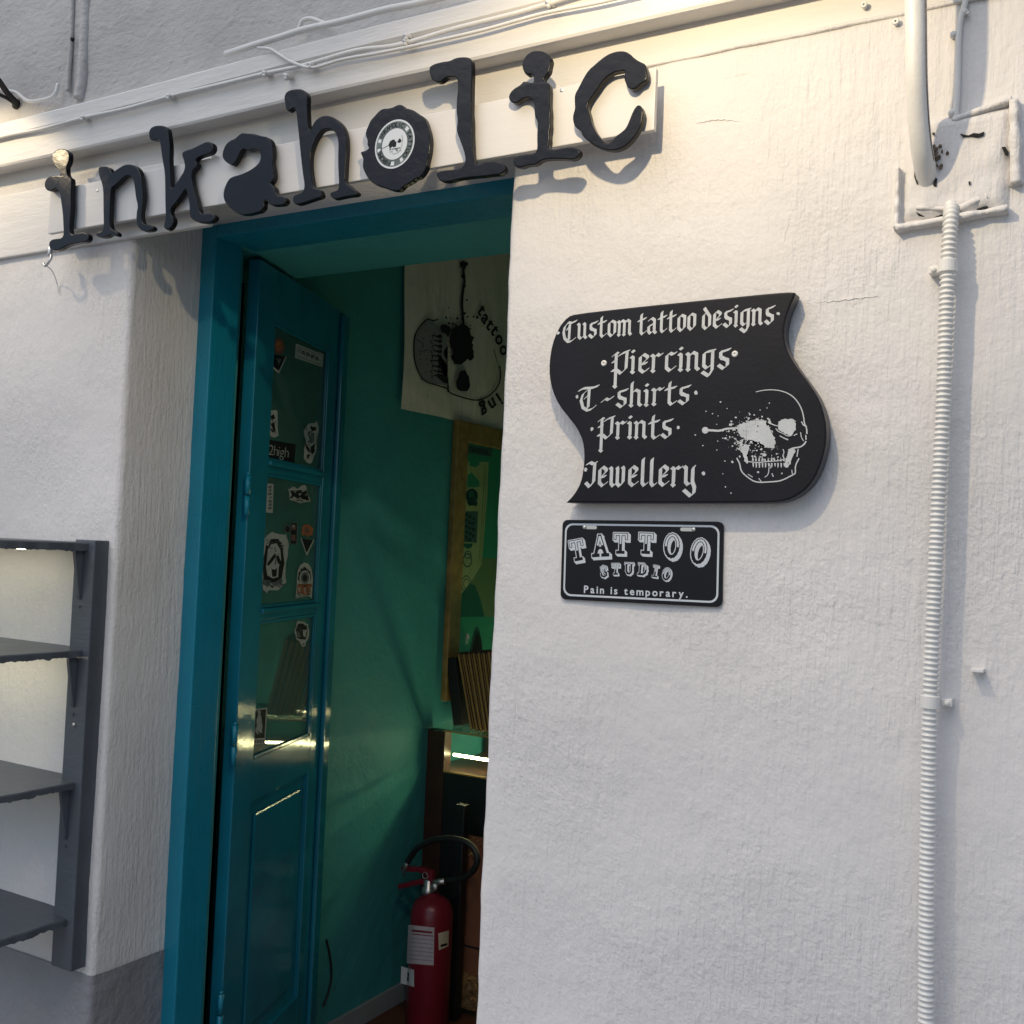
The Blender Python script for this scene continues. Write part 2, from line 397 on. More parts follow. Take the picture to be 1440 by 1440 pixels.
left_path = lin((-4.2, 0), (DL-rr-0.002, 0), 60) + arc((DL-rr, rr), rr, -PI/2, 0)[1:] + lin((DL, rr+0.001), (DL, 0.30), 9)[1:]
swept_wall(bm, left_path, PL, HDR+0.10)
right_path = lin((DR, 0.62), (DR, rr+0.001), 12) + arc((DR+rr, rr), rr, PI, 1.5*PI)[1:] + lin((DR+rr+0.002, 0), (1.6, 0), 90)[1:]
swept_wall(bm, right_path, -0.28, GRV, amp=0.005)
box(bm, (DL-0.02, 0.012, HDR), (DR+0.02, 0.66, GRV+0.4))                  # lintel mass over the door
fix(bm); facade = obj('facade_wall', bm, M['plaster'], shop, smooth=False)
for p in facade.data.polygons: p.use_smooth = True
bm = BM()
sweep_x(bm, [(0.05, GRV-0.01), (0.004, GRV-0.01), (0.003, GRV+0.05), (0.004, 2.70)], -4.2, 1.6, 90, 0.0015); fix(bm); obj('frieze_band', bm, M['painted_wood'], shop)
# lips and crack along the top of the plaster
bm = BM()
pts = []
for k in range(60):
    x = -0.86 + k*0.04; pts.append((x, -0.002 - 0.001*math.sin(k*1.3), GRV + 0.003*nz(x, 3, 0, 9)))
tube(bm, pts, 0.0042, 6); obj('plaster_edge', bm, M['plaster'], shop, smooth=True)
for ln in ([(665,365),(668,450),(664,570)], [(795,370),(796,450),(798,530)], [(800,192),(830,180),(848,160)], [(390,700),(450,704),(525,690)], [(480,1282),(640,1270),(820,1250)], [(410,1080),(450,930),(500,760)], [(60,520),(150,505),(260,515)], [(150,340),(260,312),(330,300)]):
    bm = BM(); pts = [W(960+x/3, y/3, 0) for x, y in ln]; pts = [p + Vector((0.0015*math.sin(i*2.1), -0.0005-0.005*nz(p.x, 0, p.z, 3.5)*0, 0.0012*math.sin(i*3.3))) for i, p in enumerate(smooth_path(pts, 8))]
    tube(bm, pts, 0, 6, True, [0.0008*(0.4+0.6*math.sin(PI*i/(len(pts)-1)))*(0.7+0.5*abs(math.sin(i*1.7))) for i in range(len(pts))]); obj('plaster_ridge', bm, M['plaster'], shop, smooth=True)
# plinth: a 6 mm coat of grey on the foot of the left pier
bm = BM()
off = 0.003
pp = [(x - (0 if y < rr*0.5 else 0) + (off if y > rr else 0), y - (off if y <= rr else 0)) for x, y in left_path if y <= YF]
pp.append((DL+off, YF+0.006))
swept_wall(bm, pp, -0.28, PL+0.002, amp=0.003)
fix(bm); obj('plinth', bm, M['plinth'], shop, smooth=True)
# timber lintel left of the sign
bm = BM(); box(bm, (-4.2, -0.014, W(0, 363, -0.014).z), (-1.9, 0.004, GRV), 0.004); obj('lintel_board', bm, M['painted_wood'], shop)
# cornice ledge: profile swept along X
LB = W(480, 125, -0.052).z; LT = W(400, 68, -0.064).z
prof = [(0.02, LB+0.006), (-0.036, LB+0.004), (-0.042, LB-0.001), (-0.050, LB), (-0.053, LB+0.005), (-0.054, LB+0.066), (-0.057, LB+0.071), (-0.064, LB+0.078), (-0.066, LT-0.006), (-0.060, LT), (0.04, LT+0.03)]
bm = BM(); sweep_x(bm, prof, -4.2, 1.6); fix(bm); obj('cornice', bm, M['painted_wood'], shop, smooth=False)
# upper wall
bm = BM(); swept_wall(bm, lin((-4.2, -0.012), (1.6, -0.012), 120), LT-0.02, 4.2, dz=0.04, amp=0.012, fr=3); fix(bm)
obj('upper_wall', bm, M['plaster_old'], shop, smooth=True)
# seam rib at the upper left
sx = W(100, 70, -0.02).x
# shop interior: side wall, back wall, right wall, ceiling
SW = -2.42
bm = BM()
box(bm, (SW-0.12, 0.62, FZ), (SW, 3.1, 3.4))
box(bm, (SW, 2.75, FZ), (1.2, 2.87, 3.4))
obj('interior_wall', bm, M['green'], shop)
bm = BM(); box(bm, (1.2, 0.70, FZ), (1.32, 2.74, 3.3)); box(bm, (SW+0.001, 0.701, 3.3), (1.2, 2.749, 3.4))
box(bm, (DR+0.03, 0.66, FZ), (1.2, 0.70, 3.3)); box(bm, (SW, 0.664, 2.45), (DR+0.03, 0.70, 3.3)); obj('pale_wall', bm, M['pale'], shop)
bm = BM()   # splayed inner jamb behind the open leaf
for (x0, y0), (x1, y1) in zip([(DL-0.02, 0.30), (DL-0.02, 0.40), (SW, 0.62)], [(DL-0.02, 0.40), (SW, 0.62), (SW, 0.64)]):
    a = [bm.verts.new(p) for p in ((x0, y0, FZ), (x1, y1, FZ), (x1, y1, 2.5), (x0, y0, 2.5))]; bm.faces.new(a)
obj('inner_jamb', bm, M['green'], shop)
bm = BM(); box(bm, (DL-0.3, YF+0.06, 2.402), (DR+0.05, 0.655, 2.44)); obj('soffit', bm, M['green'], shop)
bm = BM(); box(bm, (SW, 0.7, FZ), (SW+0.014, 2.74, FZ+0.075), 0.003); obj('skirting', bm, M['skirting'], shop)

# ------------------------------------------------------------------ teal door frame
FXR = -2.121
bm = BM()
box(bm, (DL-0.012, YF, -0.30), (FXR, YF+0.098, 2.440), 0.004)
box(bm, (FXR, YF, 2.398), (DR+0.03, YF+0.15, 2.442), 0.004)
box(bm, (DR-0.045, YF, -0.30), (DR+0.03, YF+0.15, 2.398), 0.004)
frame = obj('door_frame', bm, M['teal'], shop)
# door leaf, opened inward against the side wall
LA = R(18.8)
DH = Vector((-2.121, 0.378, 0)); DD = Vector((-math.sin(LA), math.cos(LA), 0)); DN = Vector((math.cos(LA), math.sin(LA), 0)); ZU = Vector((0, 0, 1))
def lb(bm, s0, s1, z0, z1, n0, n1, bev=0.003): return frame_box(bm, DH, DD, ZU, DN, (s0, z0, n0), (s1, z1, n1), bev)
bm = BM()
TH = -0.036
LZ0, LZ1 = FZ+0.02, 2.388
lb(bm, 0.030, 0.152, LZ0, LZ1, TH, 0); lb(bm, 0.585, 0.725, LZ0, LZ1, TH, 0)
lb(bm, 0.152, 0.585, 2.235, LZ1, TH, -0.0006, 0); lb(bm, 0.152, 0.585, 0.845, 0.965, TH, -0.0006, 0); lb(bm, 0.152, 0.585, LZ0, 0.12, TH, -0.0006, 0)
for zb in (1.812, 1.382):
    lb(bm, 0.152, 0.585, zb-0.018, zb+0.018, TH, -0.004); lb(bm, 0.152, 0.60, zb+0.004, zb+0.018, -0.006, 0.008, 0.003)
lb(bm, 0.152, 0.585, 0.12, 0.845, TH+0.006, -0.016, 0)                  # lower panel
lb(bm, 0.20, 0.54, 0.17, 0.80, -0.016, -0.007, 0.006)
lb(bm, 0.668, 0.722, LZ0+0.01, LZ1-0.01, 0.0008, 0.016, 0.005)          # closing bead
for z0, z1 in ((1.83, 2.235), (1.40, 1.794), (0.965, 1.364)):           # glazing beads
    lb(bm, 0.152, 0.156, z0, z1, -0.0094, -0.003, 0.002); lb(bm, 0.575, 0.585, z0, z1, -0.0094, -0.003, 0.002)
    lb(bm, 0.162, 0.575, z1-0.010, z1, -0.0094, -0.003, 0.002); lb(bm, 0.162, 0.575, z0, z0+0.010, -0.0094, -0.003, 0.002)
door = obj('door', bm, M['teal_door'], shop); door['label'] = 'teal half-glazed door leaf standing open with stickers on its panes'
for z0, z1 in ((1.83, 2.235), (1.40, 1.794), (0.965, 1.364)):
    bm = BM(); lb(bm, 0.153, 0.584, z0, z1, -0.0135, -0.0095, 0); obj('glass_pane', bm, M['glass'], door)
for z in (1.72, 1.03, 0.30):
    bm = BM()
    p = DH + DD*0.012 + DN*0.004
    tube(bm, [p+ZU*(z-0.055), p+ZU*(z-0.003)], 0.0085, 10); tube(bm, [p+ZU*(z+0.003), p+ZU*(z+0.055)], 0.0085, 10)
    lathe(bm, [(0.004, 0), (0.007, 0.004), (0.004, 0.009)], p+ZU*(z+0.055), 10)
    lb(bm, 0.012, 0.0296, z-0.05, z+0.05, -0.004, -0.001, 0)
    obj('hinge', bm, M['teal'], door, smooth=True)
# stickers on the panes
def on_leaf(n=-0.0092): return lambda q: on(q[0], q[1], DH + DN*n, DN)
def scrib(a, x0, y0, x1, y1, n, seed):
    q = random.Random(seed)
    for k in range(n):
        x, y = q.uniform(x0, x1), q.uniform(y0, y1); ww = (x1-x0)*q.uniform(.08, .3); hh = (y1-y0)*q.uniform(.04, .16); an = q.uniform(-.8, .8)
        a.fill([(x, y), (x+ww*math.cos(an), y+ww*math.sin(an)), (x+ww*.8*math.cos(an)-hh*.4, y+hh), (x-hh*.2, y+hh*.6)], q.choice((1, 1, 2, 0)))
def sticker(crop, draw, n=-0.0092):
    mp = on_leaf(n); a = Art(lambda p: mp(crop(p)), DN, step=3e-5, start=1e-4); draw(a)
    return a.make('sticker', [M['s_white'], M['s_black'], M['s_grey'], M['s_orange'], M['s_pink']], door)
S1, S2, S3 = Crop(330, 440, 6.0), Crop(330, 660, 6.545), Crop(320, 850, 5.333)
def d(a):
    a.fill([(322, 352), (440, 368), (405, 445), (372, 512), (322, 470)], 0); a.fill([(328, 352), (430, 368), (398, 435), (372, 490), (328, 455)], 1)
    a.fill([(332, 232), (372, 205), (410, 228), (424, 290), (405, 350), (345, 350), (330, 300)], 4); a.fill([(345, 250), (370, 232), (398, 255), (404, 300), (380, 330), (350, 310)], 3)
    a.fill([(352, 385), (395, 390), (372, 440)], 2)
sticker(S1, d)
def d(a):
    a.fill([(516, 258), (748, 350), (740, 458), (508, 378)], 0)
    a.fill([(532, 282), (734, 362), (728, 440), (524, 366)], 2); a.fill([(536, 288), (730, 365), (725, 434), (528, 362)], 0)
    for k in range(9):
        x = 548 + k*19; y = 322 + k*8.2
        a.line([(x, y-14), (x+3, y+16)], 6, 1); a.line([(x, y-14+(k % 3)*9), (x+12, y-9+(k % 3)*9)], 5, 1)
        if k % 2: a.line([(x+13, y-10), (x+9, y+20)], 6, 1)
sticker(S1, d)
r2 = random.Random(3)
def d(a):
    a.blob([(295, 830), (325, 822), (355, 824), (362, 880), (352, 950), (366, 1030), (322, 1055), (290, 1030)], r2, 7)
    scrib(a, 298, 850, 345, 1010, 22, 1)
    for p in (((300, 870), (330, 855), (340, 890), (310, 905)), ((302, 935), (335, 920), (345, 1000), (330, 1020), (318, 970)), ((296, 980), (312, 975), (320, 1010))): a.fill(p, 1)
sticker(S1, d)
def d(a):
    a.fill([(283, 1068), (516, 1110), (502, 1282), (272, 1240)], 1)
    put_text(a, '2high', (285, 1196), (92, 14), (12, -124), -0.012, 0, track=-0.03)
sticker(S1, d)
def d(a):
    a.blob([(628, 925), (690, 915), (706, 985), (685, 1060), (694, 1150), (655, 1230), (630, 1280), (600, 1255), (580, 1170), (596, 1100), (585, 1000)], r2, 9)
    scrib(a, 605, 940, 670, 1220, 34, 2)
    for p in (((640, 960), (690, 965), (684, 990), (650, 1000)), ((620, 1040), (670, 1010), (672, 1080), (640, 1110)), ((595, 1090), (635, 1160), (625, 1180), (600, 1140)), ((640, 1130), (680, 1100), (660, 1190), (640, 1180)), ((605, 1190), (628, 1210), (618, 1240))): a.fill(p, 1 if p[0][0] != 620 else 2)
sticker(S1, d)
def d(a):
    a.fill([(300, 130), (357, 135), (350, 402), (283, 395)], 0)
    for k in range(7): a.blob([(308+k % 2*8, 160+k*32), (338, 150+k*32), (342, 172+k*32), (312, 178+k*32)], r2, 6, 2)
sticker(S2, d)
def d(a):
    a.blob([(500, 180), (540, 155), (575, 175), (610, 160), (650, 150), (665, 200), (692, 300), (640, 300), (600, 315), (560, 285), (500, 285)], r2, 8)
    scrib(a, 515, 190, 655, 290, 24, 3)
    a.fill([(510, 195), (620, 190), (618, 212), (540, 222), (560, 240), (520, 270), (508, 262), (525, 235)], 1)
    a.fill([(560, 215), (600, 240), (585, 275), (555, 255)], 1); a.fill([(610, 215), (660, 190), (685, 290), (660, 285), (640, 240), (625, 275), (605, 262)], 1)
sticker(S2, d)
def d(a):
    a.disc((486, 550), 27, 38, 2); a.disc((486, 550), 20, 30, 1)
    a.fill([(514, 484), (578, 490), (573, 693), (511, 690)], 2); a.fill([(519, 492), (572, 497), (567, 685), (516, 683)], 1)
    a.fill([(524, 510), (562, 514), (560, 560), (522, 556)], 4); a.fill([(522, 600), (560, 604), (558, 660), (521, 655)], 4); a.disc((540, 522), 9, 12, 0)
sticker(S2, d)
def d(a):
    a.fill([(606, 632), (734, 650), (662, 800)], 0); a.fill([(616, 634), (722, 650), (662, 772)], 1)
    a.blob([(615, 540), (640, 502), (690, 510), (722, 540), (715, 620), (690, 600), (672, 632), (650, 600), (620, 605)], r2, 8, 3); a.blob([(640, 540), (680, 530), (690, 580), (655, 590)], r2, 6, 4)
sticker(S2, d)
def d(a):
    a.blob([(270, 640), (305, 605), (345, 575), (385, 590), (420, 600), (470, 600), (495, 680), (488, 780), (470, 900), (458, 980), (474, 1040), (400, 1110), (325, 1110), (290, 1140), (262, 1110), (250, 900), (262, 780)], r2, 7)
    a.blob([(285, 700), (340, 640), (400, 640), (445, 700), (458, 860), (430, 1010), (400, 1050), (330, 1060), (262, 1010), (262, 860)], r2, 5, 1)
    a.fill([(305, 740), (335, 690), (385, 680), (420, 740), (428, 840), (405, 900), (400, 990), (350, 1005), (300, 975), (288, 900), (300, 840)], 0)
    scrib(a, 275, 640, 440, 720, 16, 4); scrib(a, 262, 1000, 440, 1085, 26, 5); scrib(a, 300, 720, 400, 800, 8, 6)
    a.fill([(296, 870), (345, 800), (372, 770), (380, 800), (345, 850), (310, 890)], 1); a.fill([(378, 800), (400, 790), (428, 850), (420, 885), (395, 860)], 1)
    a.fill([(362, 715), (374, 715), (370, 760)], 2); a.fill([(372, 810), (384, 815), (378, 880), (366, 880)], 2)
    a.fill([(336, 915), (388, 910), (384, 985), (345, 990)], 1); a.disc((360, 908), 22, 14, 0)
    a.blob([(262, 1010), (330, 1050), (400, 1035), (430, 1000), (440, 1040), (390, 1075), (300, 1080), (255, 1060)], r2, 8, 2)
sticker(S2, d)
def d(a):
    a.fill([(580, 930), (605, 880), (640, 855), (680, 870), (705, 910), (720, 1000), (708, 1190), (690, 1170), (640, 1150), (600, 1160), (560, 1190), (572, 1040)], 0)
    a.fill([(590, 950), (640, 895), (695, 940), (704, 1000), (690, 1040), (600, 1040), (580, 1010)], 1)
    scrib(a, 590, 890, 690, 960, 14, 7); scrib(a, 570, 1060, 690, 1160, 18, 8)
    a.disc((645, 1000), 50, 70, 0); a.disc((645, 1000), 38, 54, 2); a.disc((645, 1000), 22, 32, 1)
    a.blob([(575, 1050), (610, 1080), (680, 1080), (706, 1050), (700, 1150), (670, 1130), (640, 1170), (610, 1130), (575, 1160)], r2, 9, 3)
    for k in range(5): a.blob([(585+k*26, 1090), (600+k*26, 1085), (596+k*26, 1150)], r2, 5, 4 if k % 2 else 0)
sticker(S2, d)
def d(a):
    a.blob([(500, 190), (525, 128), (570, 128), (602, 150), (615, 210), (592, 275), (582, 312), (560, 318), (545, 280), (512, 262)], r2, 4, 0)
    a.blob([(512, 200), (530, 145), (565, 142), (594, 165), (602, 210), (582, 262), (550, 262), (520, 248)], r2, 4, 1)
    scrib(a, 515, 150, 585, 250, 18, 9)
    a.blob([(560, 190), (595, 185), (585, 235), (562, 230)], r2, 5, 0); a.blob([(525, 210), (545, 215), (540, 250), (525, 240)], r2, 4, 2); a.disc((570, 298), 6, 9, 2)
sticker(S3, d)
def d(a):
    a.fill([(200, 785), (297, 775), (281, 1045), (187, 1052)], 0); a.fill([(207, 795), (288, 786), (277, 1000), (198, 1006)], 1)
    a.blob([(228, 800), (250, 798), (240, 825), (255, 850), (242, 868), (265, 900), (258, 965), (240, 955), (222, 975), (205, 940), (222, 900), (218, 862), (228, 845)], r2, 5, 0)
    a.blob([(226, 950), (240, 948), (236, 978)], r2, 3, 2)
    for k in range(7): a.line([(196+k*12, 1022), (197+k*12, 1038)], 6, 1)
    a.line([(194, 1024), (272, 1017)], 4, 1)
sticker(S3, d)

# ================================================================== SHOP SIGN WITH LETTERS
BY = -0.054
bx0, bx1 = W(67, 330, BY).x, W(921, 140, BY).x
bz0, bz1 = W(500, 254.6, BY).z, W(919, 96, BY).z
sign = thing('shop_sign', 'long white board with ragged black letters spelling the shop name over the doorway', 'sign', ((bx0+bx1)/2, BY, bz0))
bm = BM(); box(bm, (bx0, BY, bz0), (bx1, BY+0.012, bz1), 0.002); obj('backing_board', bm, M['board'], sign)
for x in (bx0+0.25, -1.9, -1.3, bx1-0.12):
    bm = BM(); box(bm, (x, BY+0.0125, bz0+0.03), (x+0.03, 0.0, bz1-0.02)); obj('batten', bm, M['board'], sign)
LETTERS = {
 0: (Crop(50, 190, 8), [(175,260),(195,200),(240,160),(300,150),(345,160),(375,195),(380,250),(370,310),(345,350),(345,400),(350,440),(365,465),(395,480),(405,520),(400,600),(395,680),(400,760),(395,860),(385,960),(380,1060),(390,1110),(440,1120),(480,1100),(540,1090),(590,1110),(600,1160),(570,1200),(500,1205),(400,1225),(330,1250),(270,1285),(210,1300),(160,1280),(145,1230),(165,1180),(220,1165),(290,1160),(315,1120),(310,1020),(305,900),(290,780),(275,680),(255,600),(215,600),(170,630),(120,620),(95,570),(110,500),(150,465),(200,450),(250,465),(275,450),(275,400),(240,370),(200,345)]),
 1: (Crop(50, 190, 8), [(705,360),(750,350),(810,350),(845,390),(855,430),(890,400),(940,365),(1000,330),(1060,325),(1120,340),(1165,390),(1190,470),(1200,580),(1210,680),(1200,780),(1185,870),(1190,960),(1215,1000),(1260,1005),(1300,1010),(1330,1040),(1310,1070),(1240,1085),(1180,1070),(1140,1020),(1130,950),(1135,860),(1150,800),(1125,700),(1115,600),(1100,500),(1060,450),(1010,455),(960,500),(910,550),(870,580),(845,600),(840,700),(835,850),(830,1000),(850,1060),(910,1080),(930,1120),(900,1140),(850,1110),(800,1145),(740,1155),(690,1140),(670,1110),(710,1085),(755,1080),(765,1000),(760,850),(760,650),(750,560),(725,490),(705,430)]),
 2: (Crop(190, 160, 8), [(150,200),(180,150),(240,130),(310,130),(360,150),(370,200),(385,300),(390,400),(385,520),(395,640),(400,760),(405,850),(450,800),(500,720),(545,650),(560,590),(545,520),(525,470),(530,430),(570,410),(640,390),(720,350),(790,315),(840,310),(875,340),(880,400),(850,440),(790,460),(720,480),(670,520),(700,560),(690,600),(650,630),(630,680),(640,760),(660,860),(690,960),(715,1060),(725,1110),(770,1130),(840,1115),(890,1130),(905,1170),(870,1210),(800,1225),(700,1220),(640,1190),(610,1150),(610,1060),(600,950),(575,850),(555,850),(520,910),(470,980),(430,1030),(400,1060),(395,1120),(430,1170),(430,1230),(400,1280),(360,1310),(325,1290),(320,1250),(340,1190),(340,1100),(335,950),(335,800),(330,650),(305,520),(290,400),(275,300),(255,280),(200,300),(160,290)]),
 3: (Crop(300, 170, 9.6), [(120,440),(135,380),(170,310),(230,260),(290,240),(340,190),(390,155),(460,170),(560,170),(630,200),(720,210),(770,250),(795,330),(805,420),(795,500),(790,560),(810,650),(820,740),(800,810),(760,840),(800,870),(830,900),(840,970),(870,1010),(930,1010),(980,1040),(985,1090),(950,1130),(860,1140),(770,1140),(730,1090),(700,1060),(680,1100),(680,1170),(640,1220),(560,1240),(460,1265),(360,1265),(290,1230),(200,1150),(150,1090),(130,1010),(140,930),(170,850),(210,780),(260,750),(340,730),(420,700),(500,660),(570,610),(620,560),(640,480),(620,410),(580,380),(520,380),(460,405),(410,370),(370,400),(340,470),(300,550),(260,600),(220,590),(150,540),(120,490)]),
 4: (Crop(390, 110, 7.577), [(70,200),(90,150),(140,120),(250,110),(300,140),(320,190),(315,300),(320,400),(325,500),(345,570),(370,500),(420,430),(480,400),(540,395),(610,420),(680,480),(720,560),(735,660),(735,780),(725,900),(720,1020),(715,1110),(760,1130),(800,1170),(855,1210),(850,1245),(760,1255),(680,1270),(610,1290),(570,1270),(555,1220),(600,1205),(650,1190),(655,1100),(645,950),(645,800),(650,680),(630,600),(590,550),(540,535),(480,545),(430,600),(390,680),(355,780),(345,880),(350,980),(365,1080),(380,1160),(420,1180),(450,1180),(475,1230),(470,1265),(400,1285),(300,1320),(200,1350),(165,1320),(165,1260),(200,1235),(270,1215),(290,1150),(270,1020),(250,850),(235,700),(220,550),(205,400),(190,310),(155,320),(115,355),(90,330),(80,260)]),
 5: (Crop(495, 130, 9.6), [(110,800),(180,785),(230,750),(200,710),(210,650),(180,580),(185,520),(220,440),(250,370),(300,320),(350,260),(410,215),(480,215),(550,200),(620,160),(680,165),(690,205),(780,220),(850,250),(900,295),(960,320),(995,390),(1020,470),(1045,560),(1055,650),(1050,740),(1040,830),(1015,920),(1005,1010),(960,1090),(910,1150),(850,1160),(800,1210),(730,1240),(690,1270),(640,1325),(560,1325),(480,1300),(400,1270),(320,1250),(250,1200),(200,1140),(170,1080),(140,1010),(145,940),(150,890),(125,850)]),
 6: (Crop(590, 70, 7.2), [(95,210),(100,170),(150,140),(230,120),(310,110),(360,80),(430,70),(500,75),(530,110),(530,250),(525,400),(525,520),(520,620),(530,720),(530,850),(535,980),(540,1080),(560,1160),(600,1165),(660,1135),(760,1125),(830,1140),(865,1180),(860,1230),(820,1260),(740,1265),(640,1280),(560,1285),(470,1295),(380,1310),(290,1335),(220,1335),(180,1300),(165,1250),(200,1225),(300,1215),(400,1205),(450,1170),(465,1100),(440,1000),(400,900),(370,810),(385,720),(370,620),(375,500),(385,400),(385,310),(365,270),(310,270),(260,280),(220,320),(170,330),(120,300),(105,260)]),
 7: (Crop(700, 60, 7.577), [(255,250),(265,190),(300,130),(360,90),(430,80),(500,95),(550,140),(570,190),(555,250),(545,310),(510,350),(485,390),(495,415),(540,425),(555,470),(550,560),(550,650),(560,720),(555,800),(560,880),(545,960),(550,1020),(535,1090),(550,1130),(610,1140),(700,1115),(780,1110),(850,1120),(880,1160),(860,1210),(810,1245),(730,1240),(640,1235),(540,1235),(460,1250),(400,1300),(320,1300),(250,1330),(190,1325),(160,1280),(165,1230),(210,1200),(300,1190),(400,1180),(420,1120),(415,1020),(420,920),(425,850),(390,780),(390,700),(385,630),(355,590),(310,580),(250,600),(200,645),(140,635),(110,590),(130,530),(180,480),(240,450),(270,410),(310,415),(370,430),(385,400),(375,345),(345,330),(310,350),(280,320)]),
 8: (Crop(790, 60, 8.47), [(740,430),(745,380),(760,330),(700,335),(620,350),(540,400),(480,460),(430,540),(370,620),(320,700),(300,760),(330,860),(350,950),(390,1040),(440,1110),(500,1180),(550,1205),(590,1180),(630,1120),(700,1070),(760,1020),(800,930),(830,850),(870,770),(910,735),(950,760),(970,830),(960,910),(940,990),(890,1080),(830,1160),(760,1230),(680,1270),(600,1285),(520,1275),(440,1250),(360,1210),(300,1160),(245,1110),(220,1040),(160,1010),(130,940),(130,860),(155,790),(150,700),(150,620),(200,530),(250,430),(310,330),(390,260),(470,190),(560,130),(650,100),(740,95),(810,130),(870,190),(940,230),(990,250),(1010,320),(1020,400),(1000,460),(940,480),(890,540),(830,560),(780,530),(760,480)]),
}
LY = -0.075; LD = 0.013
for i in range(9):
    cr, pts = LETTERS[i]
    p3 = chaikin([W(*cr(p), LY) for p in pts], 2)
    bm = BM(); slab(bm, p3, (0, LD, 0), 0.0018, 2)
    lt = obj('letter', bm, M['letter'], sign)
    for q in lt.data.polygons: q.use_smooth = abs(q.normal.y) > 0.2 and q.area < 1.5e-5
    cx = sum(p.x for p in p3)/len(p3)
    # spacer pegs reach back to the board
    bm = BM(); zs = 0.5*(bz0+bz1); hit = [p.x for p in p3 if abs(p.z-zs) < 0.02]
    xs = sorted(p.x + (q.x-p.x)*(zs-p.z)/(q.z-p.z) for p, q in zip(p3, p3[1:]+p3[:1]) if (p.z-zs)*(q.z-zs) < 0)
    px_ = (xs[0]*0.6+xs[1]*0.4) if len(xs) > 1 else cx
    tube(bm, [(px_, BY-0.0002, zs), (px_, LY+LD-0.0005, zs)], 0.006, 8); obj('spacer', bm, M['dark'], lt)
    if i == 5:                                             # round badge on the o
        c = W(*cr((577, 698)), LY); rad = 0.5*(W(*cr((577, 372)), LY).z - W(*cr((577, 1024)), LY).z)
        a = Art(lambda p: Vector((c.x + p[0]*rad*0.99, LY, c.z + p[1]*rad)), (0, -1, 0), step=4e-5, start=6e-4)
        a.disc((0, 0), 1, 1, 0, 48); a.disc((0, 0), 0.93, 0.93, 2, 48); a.disc((0, 0), 0.66, 0.66, 1, 48); a.disc((0, 0), 0.64, 0.64, 0, 48)
        def arc_text(t, a0, a1):
            for k, ch in enumerate(t):
                if ch == ' ': continue
                th = a0 + (a1-a0)*k/max(1, len(t)-1); s_ = 0.26
                ux = (math.sin(th)*s_, -math.cos(th)*s_); uy = (math.cos(th)*s_, math.sin(th)*s_)
                put_text(a, ch, (0.70*math.cos(th), 0.70*math.sin(th)), ux, uy, 0.02, 1 if True else 0, center=True)
        for a0, a1 in ((R(158), R(168)), (R(48), R(36)), (R(-56), R(-66)), (R(196), R(186)), (R(-88), R(-100))):
            a.fill([(0.88*math.cos(a0), 0.88*math.sin(a0)), (0.88*math.cos(a1), 0.88*math.sin(a1)), (0.72*math.cos(a1), 0.72*math.sin(a1)), (0.72*math.cos(a0), 0.72*math.sin(a0))], 0)
        arc_text('INKAHOLIC', R(150), R(62)); arc_text('TATTOO', R(26), R(-44)); arc_text('PIERCING', R(-108), R(-160))
        a.line([(-0.60, -0.10), (-0.2, 0.02)], 0.025, 1)
        a.blob([(-0.30, 0.0), (-0.18, 0.16), (0.02, 0.18), (0.10, 0.0), (0.08, -0.14), (-0.02, -0.12), (-0.16, -0.10), (-0.2, -0.22), (-0.26, -0.1)], r2, 0.04, 1); scrib(a, -0.18, -0.34, 0.3, -0.16, 14, 12); a.blob([(0.13, 0.1), (0.25, 0.2), (0.36, 0.12), (0.3, 0.0), (0.18, 0.02)], r2, 0.02, 1)
        a.line([(-0.22, -0.1), (-0.2, -0.32), (0.0, -0.42), (0.22, -0.38), (0.36, -0.2), (0.4, 0.1), (0.36, 0.3)], 0.02, 2); a.line([(-0.15, -0.2), (0.28, -0.2)], 0.04, 2)
        a.make('badge', [M['ink_plate'], M['sign_black'], M['s_grey']], lt)
for x, y in ((137, 268), (790, 127)):
    bm = BM(); lathe(bm, [(0.0035, 0), (0.0035, 0.001), (0.002, 0.0016)], W(x, y, BY), 10, (0, -1, 0)); obj('screw', bm, M['steel'], sign)

# ================================================================== BLACKLETTER SIGN
SY = -0.036
C0 = Crop(740, 380, 2.88)
outline = [(160,941),(180,922),(200,896),(220,858),(231,800),(234,740),(227,690),(205,640),(170,595),(130,545),(105,490),(92,430),(92,370),(103,300),(128,235),(165,188),(200,176),(400,153),(600,132),(800,112),(1000,92),(1083,87),(1090,96),(1070,140),(1052,190),(1042,240),(1046,295),(1062,340),(1100,400),(1150,465),(1190,530),(1210,600),(1216,660),(1211,720),(1195,780),(1170,840),(1140,880),(1100,912),(1050,935),(1000,941),(800,942),(600,942),(350,942)]
o3 = [W(*C0(p), SY) for p in outline]
o3 = [o3[0]] + chaikin(o3, 1)[1:]
services = thing('services_sign', 'black wavy wooden sign listing tattoo services in blackletter beside a skull', 'sign', W(960, 705, SY+0.026))
bm = BM(); slab(bm, o3, (0, 0.030, 0), 0.004, 2, 0, 1); obj('sign_board', bm, [M['sign_black'], M['sign_edge']], services)
